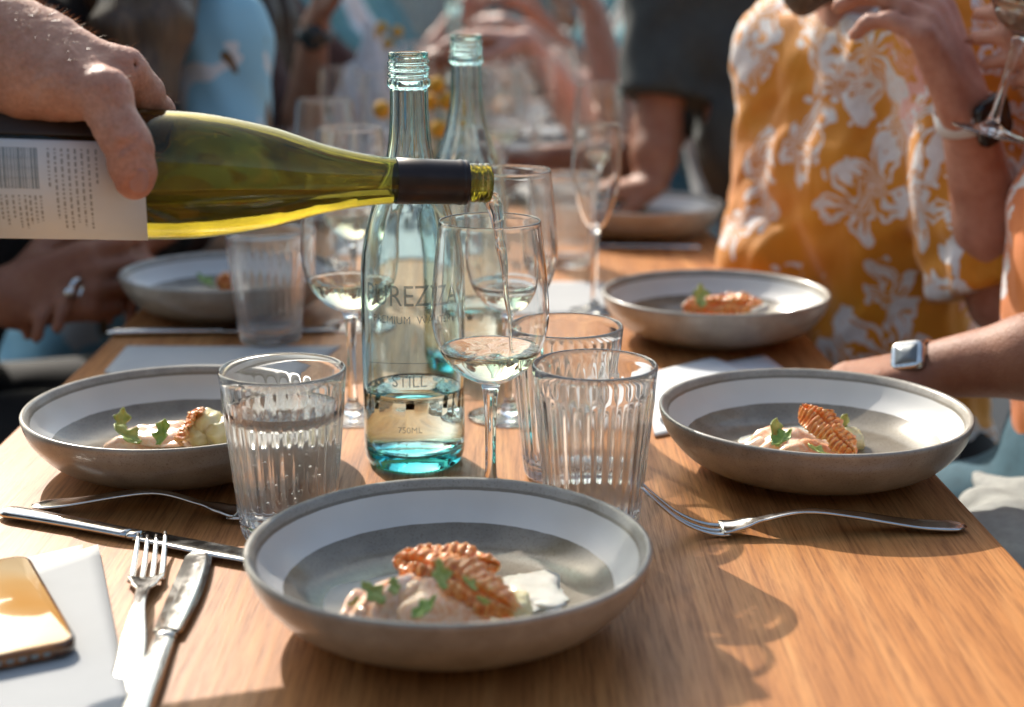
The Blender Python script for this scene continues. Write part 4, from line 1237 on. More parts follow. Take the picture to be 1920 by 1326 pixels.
def person(label, skin_, top, bottom, hip, chest, neck, head, face, shoulders, elbows, wrists, hands, sleeve=0.5, hair='dark_hair', long_hair=False,
           knees=None, top_r=1.0, group=None, res=0.0075, name='person', flare=0.0, hem=None, collar=0.0, wr_amp=0.003, bf=1.0, sleeves=None, locks=(), drape=False):
    sleeves = sleeves or (sleeve, sleeve)
    """hip, chest, neck (base), head (centre): points; face: way the face looks; lists are (right, left)"""
    hip, chest, neck, head = map(Vector, (hip, chest, neck, head))
    face = unit(face)
    root = thing(name, label, 'person', (hip.x, hip.y, -0.75), group=group)
    org = tuple(root.location)
    sh = [Vector(p) for p in shoulders]; el = [Vector(p) for p in elbows]; wr = [Vector(p) for p in wrists]
    across = (sh[1]-sh[0]).normalized()
    up = (neck-hip).normalized()
    fwd = across.cross(up)
    if fwd.dot(face) < 0: fwd = -fwd
    pts = [hip, chest, neck, head]+sh+el+wr
    if knees: pts += [Vector(p) for p in knees]
    lo = [min(p[i] for p in pts)-0.22 for i in range(3)]; hi = [max(p[i] for p in pts)+0.22 for i in range(3)]
    S = SDF(lo, hi, res)
    fl = (fwd, 0.68)
    S.cone(hip, hip+up*0.12, .145*bf, .118*bf, .05, fl)
    S.cone(hip+up*0.12, chest, .118*bf, .135*bf, .05, fl)
    S.cone(chest, neck-up*0.06, .135*bf, .085*bf, .06, fl)
    for i in (0, 1):
        S.cone(neck-up*0.045, sh[i], .048, .048, .04)
        S.cone(sh[i], el[i], .046, .036, .02)
        S.cone(el[i], (el[i]*0.6+wr[i]*0.4), .037, .036, .015)
        S.cone((el[i]*0.6+wr[i]*0.4), wr[i], .036, .0245, .012)
        h = hands[i]
        if h: sdf_hand(S, wr[i], h['d'], h['palm'], h['thumb'], h.get('s', 0.95), h.get('curl', 0.6), fr=1.05)
    # neck and head with a face
    S.cone(neck-up*0.03, head-face*0.015-V3(0, 0, .05), .052, .050, .03)
    side = face.cross(V3(0, 0, 1)).normalized(); hu = side.cross(face).normalized()
    S.cone(head-face*0.022+hu*0.022, head+face*0.012+hu*0.02, .082, .078, .02)
    S.cone(head+face*0.022-hu*0.01, head+face*0.050-hu*0.082, .066, .030, .03)
    S.cone(head+face*0.082+hu*0.022, head+face*0.104-hu*0.022, .010, .014, .012)      # nose
    S.ball(head+face*0.086-hu*0.052, .013, .014, (face, .8))                             # lips
    S.cone(head+face*0.076+hu*0.036-side*0.035, head+face*0.076+hu*0.036+side*0.035, .014, .014, .014)
    for s_ in (-1, 1):
        S.ball(head+face*0.093+hu*0.014+side*0.032*s_, .014, .012, None, True)
        S.cone(head-face*0.002+side*0.080*s_+hu*0.018, head-face*0.006+side*0.078*s_-hu*0.022, .015, .010, .006, (side, .5))
    if knees:
        for i in (0, 1):
            kn = Vector(knees[i]); hj = hip+across*(0.085*(1 if i else -1))-up*0.02
            S.cone(hj, kn, .078, .055, .03); S.cone(kn, V3(kn.x-(kn.x-hip.x)*0.1, kn.y, -0.69), .053, .035, .02)
            ft = V3(kn.x-(kn.x-hip.x)*0.1, kn.y, -0.715)
            S.cone(ft, ft+unit((kn.x-hip.x, kn.y-hip.y, 0))*0.16, .036, .026, .02)
    S.build('body', M[skin_], root, org)
    for s_ in (-1, 1):
        e = MB().ball((0,0,0), .0125, 14, 10).build('eye', M['eye'], root); e.location = head+face*0.074+hu*0.014+side*0.032*s_-root.location
        e2 = MB().ball((0,0,0), .006, 10, 8, (1, 1, 1)).build('iris', M['iris'], e); e2.location = face*0.0082
    # top
    r_ = 0.014*top_r
    S = SDF(lo, hi, res)
    S.cone(hip+up*0.02 if hem is None else hip+up*hem, hip+up*0.12, .145*bf+r_+flare*.3, .118*bf+r_+flare*.3, .05, fl)
    S.cone(hip+up*0.12, chest, .118*bf+r_+flare*.3, .135*bf+r_, .05, fl)
    S.cone(chest, neck-up*0.06, .135*bf+r_, .085*bf+r_, .06, fl)
    for i in (0, 1):
        S.cone(neck-up*0.045, sh[i], .048+r_*.6, .048+r_, .04)
        sleeve = sleeves[i]
        if sleeve <= 0.5:
            S.cone(sh[i], sh[i]+(el[i]-sh[i])*sleeve*2, .048+r_, .048+r_+flare*.5, .045)
        else:
            S.cone(sh[i], el[i], .048+r_, .044+r_+flare*.6, .045 if drape else .03)
            S.cone(el[i], el[i]+(wr[i]-el[i])*(sleeve-.5)*2, .044+r_+flare*.6, .034+r_+flare, .02)
    if drape:
        S.wrinkle(.0042, 34, [(1, .25, .12), (.4, -1, .15), (.8, .8, -.2)], 12)
        S.wrinkle(.0018, 70, [(1, .5, .5), (-.5, .6, .9)], 4)
    elif wr_amp:
        S.wrinkle(wr_amp, 38, [(1, .3, .5), (-.4, .6, 1), (.2, -1, .7)], seed=int(abs(hip.x*1000)) % 97)
    nk = neck+up*0.035+fwd*0.05*collar
    def cutneck(X, Y, Z):
        d = np.sqrt((X-nk.x)**2+(Y-nk.y)**2+((Z-nk.z))**2)
        return (0.072+0.03*collar)-d
    S.cut(cutneck)
    for i in (0, 1):
        sleeve = sleeves[i]
        if sleeve <= 0.5:
            q = sh[i]+(el[i]-sh[i])*sleeve*2+(el[i]-sh[i]).normalized()*0.012; dr = (el[i]-sh[i]).normalized()
            # trim the round end of the sleeve to a flat hem near that arm only
            def ct(X, Y, Z, q=q, dr=dr):
                a = (X-q.x)*dr.x+(Y-q.y)*dr.y+(Z-q.z)*dr.z
                dd = np.sqrt((X-q.x)**2+(Y-q.y)**2+(Z-q.z)**2)-0.085
                return np.minimum(a, -dd)
            S.cut(ct)
    S.build('top', M[top], root, org)
    # trousers
    S = SDF(lo, hi, res*1.3)
    S.cone(hip-up*0.02, hip+up*0.06, .15, .14, .05, fl)
    if knees:
        for i in (0, 1):
            kn = Vector(knees[i]); hj = hip+across*(0.085*(1 if i else -1))-up*0.02
            S.cone(hj, kn, .088, .068, .03); S.cone(kn, V3(kn.x-(kn.x-hip.x)*0.1, kn.y, -0.66), .066, .055, .02)
    S.wrinkle(.003, 30, [(1, .3, .5), (-.4, .6, 1)], 5)
    S.build('trousers', M[bottom], root, org)
    # hair
    S = SDF([min([head[i]-0.2-(0.25 if i == 2 and long_hair else 0)]+[p[i]-.06 for lk in locks for p in lk]) for i in range(3)], [max([head[i]+0.2]+[p[i]+.06 for lk in locks for p in lk]) for i in range(3)], .006)
    S.cone(head-face*0.035+hu*0.032, head-face*0.002+hu*0.045, .090, .082, .02)
    if long_hair:
        for s_ in (-1, 1):
            a = head-face*0.02+side*0.062*s_+hu*0.02
            S.chain([a, a-hu*0.12-face*0.01+side*0.012*s_, a-hu*0.24+face*0.02+side*0.015*s_, a-hu*0.34+face*0.05], [.045, .040, .034, .016], .02)
        S.chain([head-face*0.06, head-face*0.085-hu*0.14, head-face*0.075-hu*0.27], [.075, .07, .04], .03)
    for lk in locks:
        S.chain(lk, [.042]*(len(lk)-1)+[.016], .02)
    for s_ in (0,):
        S.cone(head+face*0.075-hu*0.03, head+face*0.11-hu*0.06, .066, .06, .01, None, True)
    S.wrinkle(.003, 60, [(1, .4, .1), (.3, 1, .1)], 3)
    S.build('hair', M[hair], root, org)
    return root

def bracelet_watch(root, c, axis, out, r, strap, face_mat, size=.034, sq=True):
    """a watch worn round an arm: part of the person who wears it"""
    axis = unit(axis); out = Vector(out); out = (out-axis*out.dot(axis)).normalized(); b = axis.cross(out)
    c = Vector(c)-root.location
    w = thing('wristwatch', None, None); w.parent = root
    k = MB().lathe([(r, -.0105), (r+.0022, -.0095), (r+.0022, .0095), (r, .0105), (r-.001, 0), (r, -.0105)], 40)
    Mx = Matrix((( out.x, b.x, axis.x, c.x), (out.y, b.y, axis.y, c.y), (out.z, b.z, axis.z, c.z), (0,0,0,1)))
    k.xf(Mx).build('strap', M[strap], w)
    k = MB()
    pr = [(0, 0), (1, 0), (1.0, .7), (.93, .95), (.85, 1.0), (0, 1.0)]
    k.lathe([(a, z) for a, z in pr], 40)
    vv = []
    for p in k.v:
        a = math.atan2(p[1], p[0]); rr = math.hypot(p[0], p[1])
        e = (abs(math.cos(a))**5+abs(math.sin(a))**5)**(-1/5) if sq else 1
        vv.append((r+0.001+p[2]*.009, rr*e*math.sin(a)*size*.46, rr*e*math.cos(a)*size*.5))
    k.v = vv; k.f = [tuple(reversed(f)) for f in k.f]
    k.xf(Mx).build('watch_case', M[face_mat], w)
    k = MB().lathe([(0, 0), (1, 0), (0.96, 1), (0, 1)], 32)
    k.v = [(r+.0098+p[2]*.0006, p[1]*size*.31/max(.01, max(abs(p[0]), abs(p[1]))/math.hypot(p[0], p[1])) if sq and math.hypot(p[0], p[1]) > .01 else p[1]*size*.34, p[0]*size*.34/max(.01, max(abs(p[0]), abs(p[1]))/math.hypot(p[0], p[1])) if sq and math.hypot(p[0], p[1]) > .01 else p[0]*size*.37) for p in k.v]; k.f = [tuple(reversed(f)) for f in k.f]
    k.xf(Mx).build('dial', M['watch_black'] if face_mat != 'steel' else M['steel_dial'], w)
    return w

# ---- benches both sides
M['dark_wood'] = plain('dark_wood', (0.05, 0.028, 0.016), 0.55, 0, 0.2, 20, 0.1)
for nm, x0_, x1_, lb in (('bench', -1.05, -0.55, 'dark wooden bench along the left side of the table'), ('bench', 0.42, 0.95, 'dark wooden bench along the right side of the table')):
    b_ = thing(nm, lb, 'bench', ((x0_+x1_)/2, 2.6, -0.75))
    h = (x1_-x0_)/2
    MB().box((-h, -1.9, 0.36), (h, 1.9, 0.40)).build('seat', M['dark_wood'], b_, smooth=False)
    for yy in (-1.7, 0, 1.7):
        MB().box((-h+.04, yy-.03, 0), (h-.04, yy+.03, 0.36)).build('leg', M['dark_wood'], b_, smooth=False)

# ---- woman in the yellow floral blouse
f = unit((-0.86, -0.5, 0))
shR, shL = Q(1482, 95, 1.90), Q(1775, 70, 1.66)
nk = (shR+shL)/2+V3(0, 0, .035)
hipY = V3(0.475, 1.80, -0.24)
chY = V3(0.425, 1.79, 0.14)
w1 = person('woman in a yellow blouse with white flowers, chin resting on her raised hand', 'skin', 'yellow_floral', 'black_cloth',
    hipY, chY, nk, nk+V3(-.03, -.02, .155), (-0.8, -0.55, -0.1), (shR, shL), (Q(1482, 425, 1.90), Q(1885, 560, 1.565)), (Q(1452, 535, 1.84), Q(1808, 200, 1.50)),
    ({'d': (-.9, -.1, -.1), 'palm': (0, 0, -1), 'thumb': (-.3, -.8, 0), 'curl': .5}, {'d': (-.45, .05, .9), 'palm': (-.7, .5, 0), 'thumb': (0, .8, .2), 'curl': .8, 's': 1.12}),
    hair='brown_hair', locks=[[Q(1540, -170, 1.76), Q(1520, -60, 1.73), Q(1508, 2, 1.72)]], knees=(V3(-.02, 1.86, -.22), V3(.02, 1.62, -.22)), flare=.03, hem=.02, collar=-.4, res=.006, bf=.86, drape=True, sleeves=(.80, .46))
bracelet_watch(w1, Q(1812, 215, 1.503), Q(1808, 200, 1.50)-Q(1885, 560, 1.565), (.45, -.88, .1), .0290, 'strap_white', 'watch_black', .046)
def ruffle(u, v):
    c = Q(1478, 330, 1.885)*(1-v)+Q(1466, 494, 1.865)*v
    a = 2*PI*u
    r = (.057+.016*v**1.3)*(1+.07*v*math.sin(7*a+1)+.04*v*math.sin(12*a))
    return c+V3(r*math.cos(a), r*.92*math.sin(a), .004*math.sin(5*a)*v)-w1.location
k = MB().sheet(lambda u, v: ruffle(1-u, v), 72, 16, -.0018)
k.build('sleeve_cuff', M['yellow_floral'], w1)
# ---- person beside her lifting a wine glass
wr2 = Q(2135, 95, 1.42)
w2 = person('person in an orange floral top at the right edge, lifting a wine glass', 'skin', 'orange_floral', 'denim',
    V3(.575, 1.40, -.16), V3(.575, 1.40, .14), V3(.60, 1.40, .345), V3(.60, 1.40, .50), (-1, .1, 0),
    (V3(.60, 1.57, .30), V3(.61, 1.23, .30)), (Q(2280, 400, 1.43), V3(.70, 1.20, .0)), (wr2, V3(.52, 1.30, -.15)),
    ({'d': (-1, .05, .05), 'palm': (0, .9, -.2), 'thumb': (0, 0, 1), 'curl': .75}, {'d': (-.8, .4, 0), 'palm': (0, 0, -1), 'thumb': (-.2, .8, 0), 'curl': .4}),
    sleeve=.45, hair='dark_hair', knees=(V3(.36, 1.50, -.23), V3(.36, 1.33, -.23)), flare=.012, hem=.17, bf=.9)
g_ = make_wine_glass('tilted wine glass of pale wine held up by a hand at the right edge', Q(1855, 250, 1.425), 0.1235, group=None)
axg = (Q(1903, 95, 1.42)-Q(1855, 250, 1.425)).normalized()
g_.rotation_mode = 'QUATERNION'; g_.rotation_quaternion = axg.to_track_quat('Z', 'Y')
# ---- man in the dark t-shirt
w3 = person('man in a dark grey t-shirt seated beyond the yellow blouse, forearm on the table', 'tan_skin', 'dark_tee', 'black_cloth',
    V3(.50, 2.46, -.24), V3(.42, 2.44, .13), V3(.37, 2.44, .36), V3(.31, 2.43, .52), (-1, -.15, -.1),
    (V3(.40, 2.64, .31), Q(1262, -30, 2.42)), (V3(.24, 2.66, .05), Q(1232, 250, 2.36)), (V3(.05, 2.58, .06), Q(1222, 352, 2.30)),
    ({'d': (-.9, -.3, 0), 'palm': (0, 0, -1), 'thumb': (0, -.8, 0), 'curl': .5}, {'d': (-.9, -.1, -.1), 'palm': (0, 0, -1), 'thumb': (0, -.8, 0), 'curl': .5}),
    sleeve=.36, hair='dark_hair', knees=(V3(.05, 2.58, -.22), V3(.05, 2.36, -.22)), top_r=1.4)
# ---- bare-armed person beyond him
w4 = person('bare-armed person past the man in dark grey, elbows on the table', 'pink_skin', 'white_cloth', 'denim',
    V3(.52, 3.20, -.24), V3(.44, 3.20, .12), V3(.38, 3.20, .34), V3(.32, 3.19, .50), (-1, -.2, 0),
    (V3(.36, 3.40, .30), V3(.36, 3.02, .30)), (Q(1110, 262, 3.05), Q(1165, 250, 2.85)), (Q(985, 78, 2.95), Q(1112, 20, 2.80)),
    ({'d': (-.95, 0, .1), 'palm': (0, 0, -1), 'thumb': (0, -.7, .3), 'curl': .35}, {'d': (-.3, 0, .9), 'palm': (-.9, 0, .2), 'thumb': (0, -.8, 0), 'curl': .8}),
    sleeve=.12, hair='brown_hair', knees=(V3(.05, 3.3, -.22), V3(.05, 3.1, -.22)))
# ---- left side
w5 = person('person with long dark hair and a light blue printed shirt on the left side', 'tan_skin', 'blue_print', 'denim',
    V3(-.72, 2.36, -.24), V3(-.58, 2.34, .12), V3(-.50, 2.30, .345), V3(-.50, 2.20, .50), (1, -.3, -.1),
    (Q(412, 75, 2.16), V3(-.50, 2.52, .30)), (Q(425, 330, 2.10), V3(-.54, 2.64, .05)), (Q(225, 468, 1.86), V3(-.36, 2.6, -.08)),
    ({'d': (.2, -.9, -.1), 'palm': (0, 0, -1), 'thumb': (.8, 0, 0), 'curl': .5}, {'d': (.9, -.3, 0), 'palm': (0, 0, -1), 'thumb': (0, -.8, 0), 'curl': .5}),
    sleeve=.62, hair='brown_hair', long_hair=True, knees=(V3(-.2, 2.28, -.22), V3(-.2, 2.48, -.22)), top_r=1.5,
    locks=[[Q(330, -90, 2.10), Q(300, 40, 2.03), Q(262, 170, 2.01), Q(235, 250, 2.02)], [Q(275, -90, 2.08), Q(235, 60, 2.03), Q(205, 190, 2.03)]])
w6 = person('person in a maroon top with a black watch on a raised forearm, left side', 'tan_skin', 'maroon', 'black_cloth',
    V3(-.74, 2.98, -.24), V3(-.60, 2.98, .12), V3(-.52, 2.97, .345), V3(-.46, 2.97, .50), (1, -.1, 0),
    (V3(-.53, 2.78, .30), V3(-.52, 3.18, .30)), (Q(555, 325, 2.68), V3(-.25, 3.2, .05)), (Q(592, 45, 2.62), V3(-.15, 3.05, .2)),
    ({'d': (.3, 0, .95), 'palm': (.8, 0, -.2), 'thumb': (0, -.8, .2), 'curl': .8}, {'d': (.9, 0, .4), 'palm': (0, 0, -1), 'thumb': (0, -.8, 0), 'curl': .7}),
    sleeve=.42, hair='dark_hair', long_hair=True, knees=(V3(-.2, 2.9, -.22), V3(-.2, 3.1, -.22)), top_r=1.3)
bracelet_watch(w6, Q(588, 68, 2.625), (.1, 0, 1), (.1, -1, 0), .030, 'watch_black', 'watch_black', .044, False)
w7 = person('person in black on the left with clasped hands and a ring', 'tan_skin', 'black_cloth', 'black_cloth',
    V3(-.84, 1.98, -.24), V3(-.72, 1.97, .12), V3(-.66, 1.98, .345), V3(-.62, 2.02, .50), (.8, .5, 0),
    (V3(-.66, 1.79, .30), V3(-.62, 2.16, .30)), (V3(-.70, 1.66, .03), V3(-.52, 2.14, .02)), (Q(15, 560, 1.66), Q(190, 505, 1.78)),
    ({'d': (.93, .30, .16), 'palm': (.1, .95, -.2), 'thumb': (0, .2, .9), 'curl': .85, 's': 1.12}, {'d': (-.3, -.9, 0), 'palm': (0, 0, -1), 'thumb': (.8, 0, 0), 'curl': .6}),
    sleeve=.66, hair='dark_hair', knees=(V3(-.28, 1.86, -.2), V3(-.28, 2.06, -.2)), top_r=1.2, res=.006)
rg = MB().lathe([(.0105, -.003), (.0118, -.003), (.0122, 0), (.0118, .003), (.0105, .003), (.0105, -.003)], 24)
rg.ball((.0135, 0, 0), .0062, 14, 10)
ro = rg.build('ring', M['steel'], w7)
ro.location = Q(142, 540, 1.655)-w7.location; ro.rotation_euler = (1.35, 0.2, -1.9)
# ---- people farther down the table
far = [('person in a pale blue shirt far down the left side', 'pink_skin', 'teal_cloth', -.50, 3.60, 1), ('person in white far down the left side', 'pink_skin', 'white_cloth', -.50, 4.15, 1),
       ('person in teal far down the right side', 'pink_skin', 'teal_cloth', .40, 3.85, -1), ('person in grey far down the right side', 'skin', 'grey_cloth', .40, 4.40, -1),
       ('person in a teal top at the far left end of the table', 'skin', 'teal_cloth', -.46, 4.75, 1), ('person in a teal shirt at the far right end of the table', 'skin', 'teal_cloth', .36, 4.95, -1)]
for i, (lb, sk, tp, x, y, sg) in enumerate(far):
    person(lb, sk, tp, 'denim', V3(x-.18*sg, y, -.24), V3(x-.06*sg, y, .12), V3(x, y, .34), V3(x+.05*sg, y, .50), (sg, -.2, 0),
        (V3(x, y-.19*sg, .30), V3(x, y+.19*sg, .30)), (V3(x+.16*sg, y-.24*sg, .05), V3(x+.16*sg, y+.22*sg, .05)), (V3(x+.36*sg, y-.14*sg, .12+.05*i), V3(x+.30*sg, y+.10*sg, .16)),
        ({'d': (sg, 0, .4), 'palm': (0, 0, -1), 'thumb': (0, 1, 0), 'curl': .7}, {'d': (sg, -.3, .3), 'palm': (0, 0, -1), 'thumb': (0, 1, 0), 'curl': .7}),
        sleeve=.4, hair=('dark_hair', 'brown_hair')[i % 2], knees=(V3(x+.3*sg, y-.1, -.22), V3(x+.3*sg, y+.1, -.22)), res=.009)
# ---- standing people past the end of the table
for lb, x, y, tp, sk in (('standing person in pale grey beyond the end of the table', -.32, 5.6, 'grey_cloth', 'skin'), ('standing person in a teal top beyond the end of the table', .02, 6.1, 'teal_cloth', 'pink_skin'), ('standing person in a blue printed shirt beyond the end of the table', .38, 5.8, 'blue_print', 'tan_skin')):
    person(lb, sk, tp, 'denim' if tp != 'black_cloth' else 'black_cloth', V3(x, y, .15), V3(x, y-.01, .50), V3(x, y-.01, .71), V3(x, y-.03, .87), (.2, -1, 0),
        (V3(x+.19, y, .67), V3(x-.19, y, .67)), (V3(x+.25, y, .40), V3(x-.25, y, .40)), (V3(x+.20, y-.16, .22), V3(x-.20, y-.16, .22)),
        ({'d': (-.3, -.6, -.3), 'palm': (-1, 0, 0), 'thumb': (0, 0, 1), 'curl': .6}, {'d': (.3, -.6, -.3), 'palm': (1, 0, 0), 'thumb': (0, 0, 1), 'curl': .6}),
        sleeve=.5, hair='dark_hair', knees=(V3(x+.09, y-.02, -.27), V3(x-.09, y-.02, -.27)), res=.010)
# ---- forearm with a steel watch at the right edge
aw = Q(1742, 694, 1.30); ae = Q(2080, 650, 1.22)
w8 = person('person at the right edge of the picture resting a tanned forearm with a steel watch', 'tan_skin', 'black_cloth', 'black_cloth',
    V3(.90, 1.08, -.24), V3(.88, 1.08, .13), V3(.88, 1.08, .36), V3(.85, 1.08, .52), (-1, 0, 0),
    (V3(.86, 1.24, .31), V3(.88, .90, .31)), (ae, V3(.86, .92, .0)), (aw, V3(.72, .90, -.18)),
    ({'d': (-1, .02, -.22), 'palm': (0, 0, -1), 'thumb': (0, -.9, 0), 'curl': .25}, {'d': (-1, .1, 0), 'palm': (0, 0, -1), 'thumb': (0, .9, 0), 'curl': .4}),
    sleeve=.45, hair='dark_hair', knees=(V3(.36, 1.25, -.2), V3(.36, 1.08, -.2)), res=.005)
bracelet_watch(w8, Q(1728, 697, 1.30), ae-aw, (-.15, -.75, .65), .0262, 'steel', 'steel', .030)
S = SDF((.36, 1.10, -.22), (.62, 1.42, .06), .005)
S.cone((.42, 1.20, -.085), (.56, 1.32, -.09), .05, .045, .03, ((0, 0, 1), .3)).cone((.44, 1.17, -.10), (.46, 1.34, -.10), .045, .045, .03, ((0, 0, 1), .3))
S.wrinkle(.004, 40, [(1, .3, .5), (.4, -1, .3)], 3)
o = S.build('lap_napkin', M['grey_cloth'], None, (.49, 1.24, -.09)); o.location = (.49, 1.24, -.09)
tag(o, 'crumpled grey cloth napkin lying on a lap beside the right bowl', 'napkin')

k = N('hand_skin'); k.bsdf(Roughness=0.52, Specular_IOR_Level=0.35, Subsurface_Weight=0.2, Subsurface_Scale=0.003)
k.b.inputs['Subsurface Radius'].default_value = (1.0, 0.35, 0.2)
v_ = k.coord(); at_ = k.n('ShaderNodeAttribute', attribute_name='ruddy')
c_ = k.ramp(k.noise(v_, 45, 6, 0.68), [(0.28, (0.43, 0.195, 0.125)), (0.5, (0.54, 0.275, 0.185)), (0.72, (0.63, 0.355, 0.26))])
c_ = k.mix(k.math('MULTIPLY', at_.outputs['Fac'], 0.45), c_, (0.50, 0.135, 0.085))
c_ = k.mix(0.5, c_, k.ramp(k.noise(v_, 330, 3, 0.7), [(0.35, (0.72, 0.66, 0.62)), (0.6, (1.05, 1.04, 1.03))]), 'MULTIPLY')
k.l(c_, k.b.inputs['Base Color'])
k.bump(k.math('ADD', k.noise(v_, 480, 3, 0.6), k.math('MULTIPLY', k.noise(k.coord((1.5, 1, 0.6)), 150, 3, 0.6, 0.8), 1.2)), 0.42, 0.0011)
M['hand_skin'] = k.m
# ---- the hand that pours
hb = Q(150, 120, 0.9810)
pr = thing('person', 'person at the left edge whose hairy forearm and hand hold the pouring bottle', 'person', (-.80, .95, -.75))
org = tuple(pr.location)
S = SDF((-.62, .83, .17), (-.19, 1.08, .50), .0018)
W0 = Q(-40, 78, 0.9760)
E0 = Q(-480, -235, 0.9510)
S.cone(W0, E0, .032, .047, .02, ((0, 1, .2), .92))
S.cone(W0, Q(60, 112, 0.9760), .033, .033, .02)
# back of the hand: four bones to the knuckles
K = [Q(232, 134, 0.9740), Q(226, 138, 0.9930), Q(210, 146, 1.0110), Q(186, 156, 1.0260)]
WB = [Q(20, 95, 0.9660), Q(20, 92, 0.9790), Q(18, 98, 0.9910), Q(14, 108, 1.0010)]
for a, b in zip(WB, K):
    S.cone(a, b, .024, .0125, .016)

S.cone(Q(60, 150, 0.9560), Q(180, 172, 0.9530), .026, .016, .02)       # thumb side of the palm
S.cone(Q(30, 150, 0.9810), Q(160, 175, 0.9810), .024, .018, .02)
# index finger down the far side
S.chain([Q(236, 131, 0.9760), Q(270, 174, 0.9930), Q(294, 210, 1.0150), Q(298, 262, 1.0310)], [.0120, .0112, .0100, .0080], .010)
S.chain([Q(228, 140, 0.9950), Q(250, 176, 1.0190), Q(262, 232, 1.0350), Q(240, 290, 1.0360)], [.0108, .0098, .009, .008], .005)
S.chain([Q(210, 150, 1.0130), Q(215, 190, 1.0330), Q(222, 250, 1.0410), Q(205, 300, 1.0360)], [.0105, .0095, .009, .008], .005)
S.chain([Q(186, 160, 1.0270), Q(182, 200, 1.0390), Q(180, 250, 1.0420), Q(170, 290, 1.0360)], [.0095, .0085, .008, .007], .005)
# thumb down the near side
T = [Q(120, 160, 0.9490), Q(196, 184, 0.9390), Q(216, 232, 0.9320), Q(240, 272, 0.9285), Q(251, 322, 0.9275), Q(252, 343, 0.9280)]
S.chain(T, [.020, .0135, .0122, .0128, .0118, .0098], .010)
S.ball(Q(200, 172, 0.9380), .0125, .010)
# tendons, veins and the skin's folds
for p0_, p1_ in zip([Q(40, 62, .968), Q(30, 55, .985), Q(30, 58, 1.0)], [Q(224, 120, .972), Q(214, 122, .990), Q(200, 128, 1.008)]):
    S.cone(p0_, p1_, .0075, .0062, .010)
S.chain([Q(70, 112, .946), Q(110, 110, .948), Q(150, 128, .951), Q(190, 132, .957)], [.0034, .0032, .003, .0026], .007)
S.chain([Q(60, 150, .943), Q(100, 146, .942), Q(140, 140, .946)], [.003, .003, .0026], .007)
for yy, rr in ((263, .0013), (270, .0015), (277, .0013)):
    S.cone(Q(226, yy+7, .9135), Q(262, yy-9, .9155), rr, rr, .0016, None, True)
for yy in (112, 119):
    S.cone(Q(228, yy-3, .970), Q(252, yy+8, .966), .0012, .0012, .0016, None, True)
S.cone(Q(150, 176, .938), Q(186, 196, .934), .0018, .0012, .003, None, True)
S.wrinkle(.00028, 260, [(1, .3, .6), (-.5, .2, 1)], 21)
S.wrinkle(.00022, 700, [(1, .2, -.4)], 22)
b = S.build('body', M['hand_skin'], pr, org)
co = np.empty(len(b.data.vertices)*3, dtype=np.float32); b.data.vertices.foreach_get('co', co); co = co.reshape(-1, 3)+np.array(org)
red = np.zeros(len(co))
for c_, r_, s_ in ((Q(240, 118, .975), .016, .8), (Q(204, 160, .94), .018, .8), (Q(246, 268, .92), .016, .55), (Q(256, 352, .92), .018, .9), (Q(290, 190, 1.0), .02, .6)):
    red = np.maximum(red, s_*np.exp(-((co-np.array(c_))**2).sum(1)/(r_*r_)))
at = b.data.attributes.new('ruddy', 'FLOAT', 'POINT'); at.data.foreach_set('value', red.astype(np.float32))
n0 = Q(262, 340, 0.9146)
def nail_fn(u, v):
    x, y = (u-.5)*2, (v-.5)*2
    e = (abs(x)**3+abs(y)**3)**(1/3)
    g = max(abs(x), abs(y))/e if e > 1e-6 else 1
    x, y = x*g, y*g
    return Vector((x*.0058, 0.0020*x*x+.0006*y*y, y*.0074))
kk = MB().sheet(nail_fn, 14, 14, .0006)
nl = kk.build('thumbnail', M['nail'], pr); nl.location = n0-pr.location; nl.rotation_euler = (.10, .06, .42)
# fine hairs on the forearm and the back of the hand
dg = None
me = b.data
rs = random.Random(11)
hk = MB()
vs = me.vertices
cand = [i for i in range(0, len(vs)) if (vs[i].co.x+org[0]) < -.205 and vs[i].normal.z > -.1]
for _ in range(2600):
    p = vs[rs.choice(cand)]
    c0 = p.co.copy(); x = c0.x+org[0]
    if x > -.27 and rs.random() < .85: continue
    d = (p.normal*0.75+Vector((.55, -.1, -.25))+Vector((rs.uniform(-.3, .3), rs.uniform(-.3, .3), rs.uniform(-.3, .3)))).normalized()
    L = rs.uniform(.004, .009)
    t = d.cross(p.normal)
    if t.length < .01: continue
    t.normalize(); t *= .00016
    m_ = c0+d*L*.5+p.normal*.0003; e_ = c0+d*L-p.normal*.0006
    hk.add([c0-t, c0+t, m_+t*.7, m_-t*.7, e_], [(0, 1, 2, 3), (3, 2, 4)])
ho = hk.build('arm_hair', plain('arm_hair', (0.42, 0.24, 0.11), 0.4), pr)
ho['kind'] = 'stuff'
S = SDF((-1.1, .68, -.30), (-.42, 1.22, .66), .008)
S.cone(E0, (-.74, .96, .30), .062, .072, .03).cone((-.78, .95, .28), (-.80, .95, -.2), .14, .16, .05, ((1, 0, 0), .7))
S.cone((-.76, .78, .30), (-.76, 1.12, .30), .07, .07, .05).cone(E0+V3(.03, 0, -.015), E0, .056, .06, .01)
S.wrinkle(.004, 34, [(1, .3, .5), (-.4, .6, 1)], 9)
S.build('shirt', M['black_cloth'], pr, org)
S = SDF((-.95, .8, .3), (-.6, 1.1, .8), .006)
S.cone((-.78, .95, .34), (-.76, .95, .5), .055, .05, .02); S.cone((-.77, .95, .565), (-.74, .95, .56), .085, .08, .02); S.cone((-.73, .95, .54), (-.70, .95, .47), .066, .03, .03)
S.cone((-.665, .95, .565), (-.645, .95, .525), .010, .014, .01)
S.build('head', M['skin'], pr, org)
S = SDF((-.95, .8, .4), (-.6, 1.1, .8), .006)
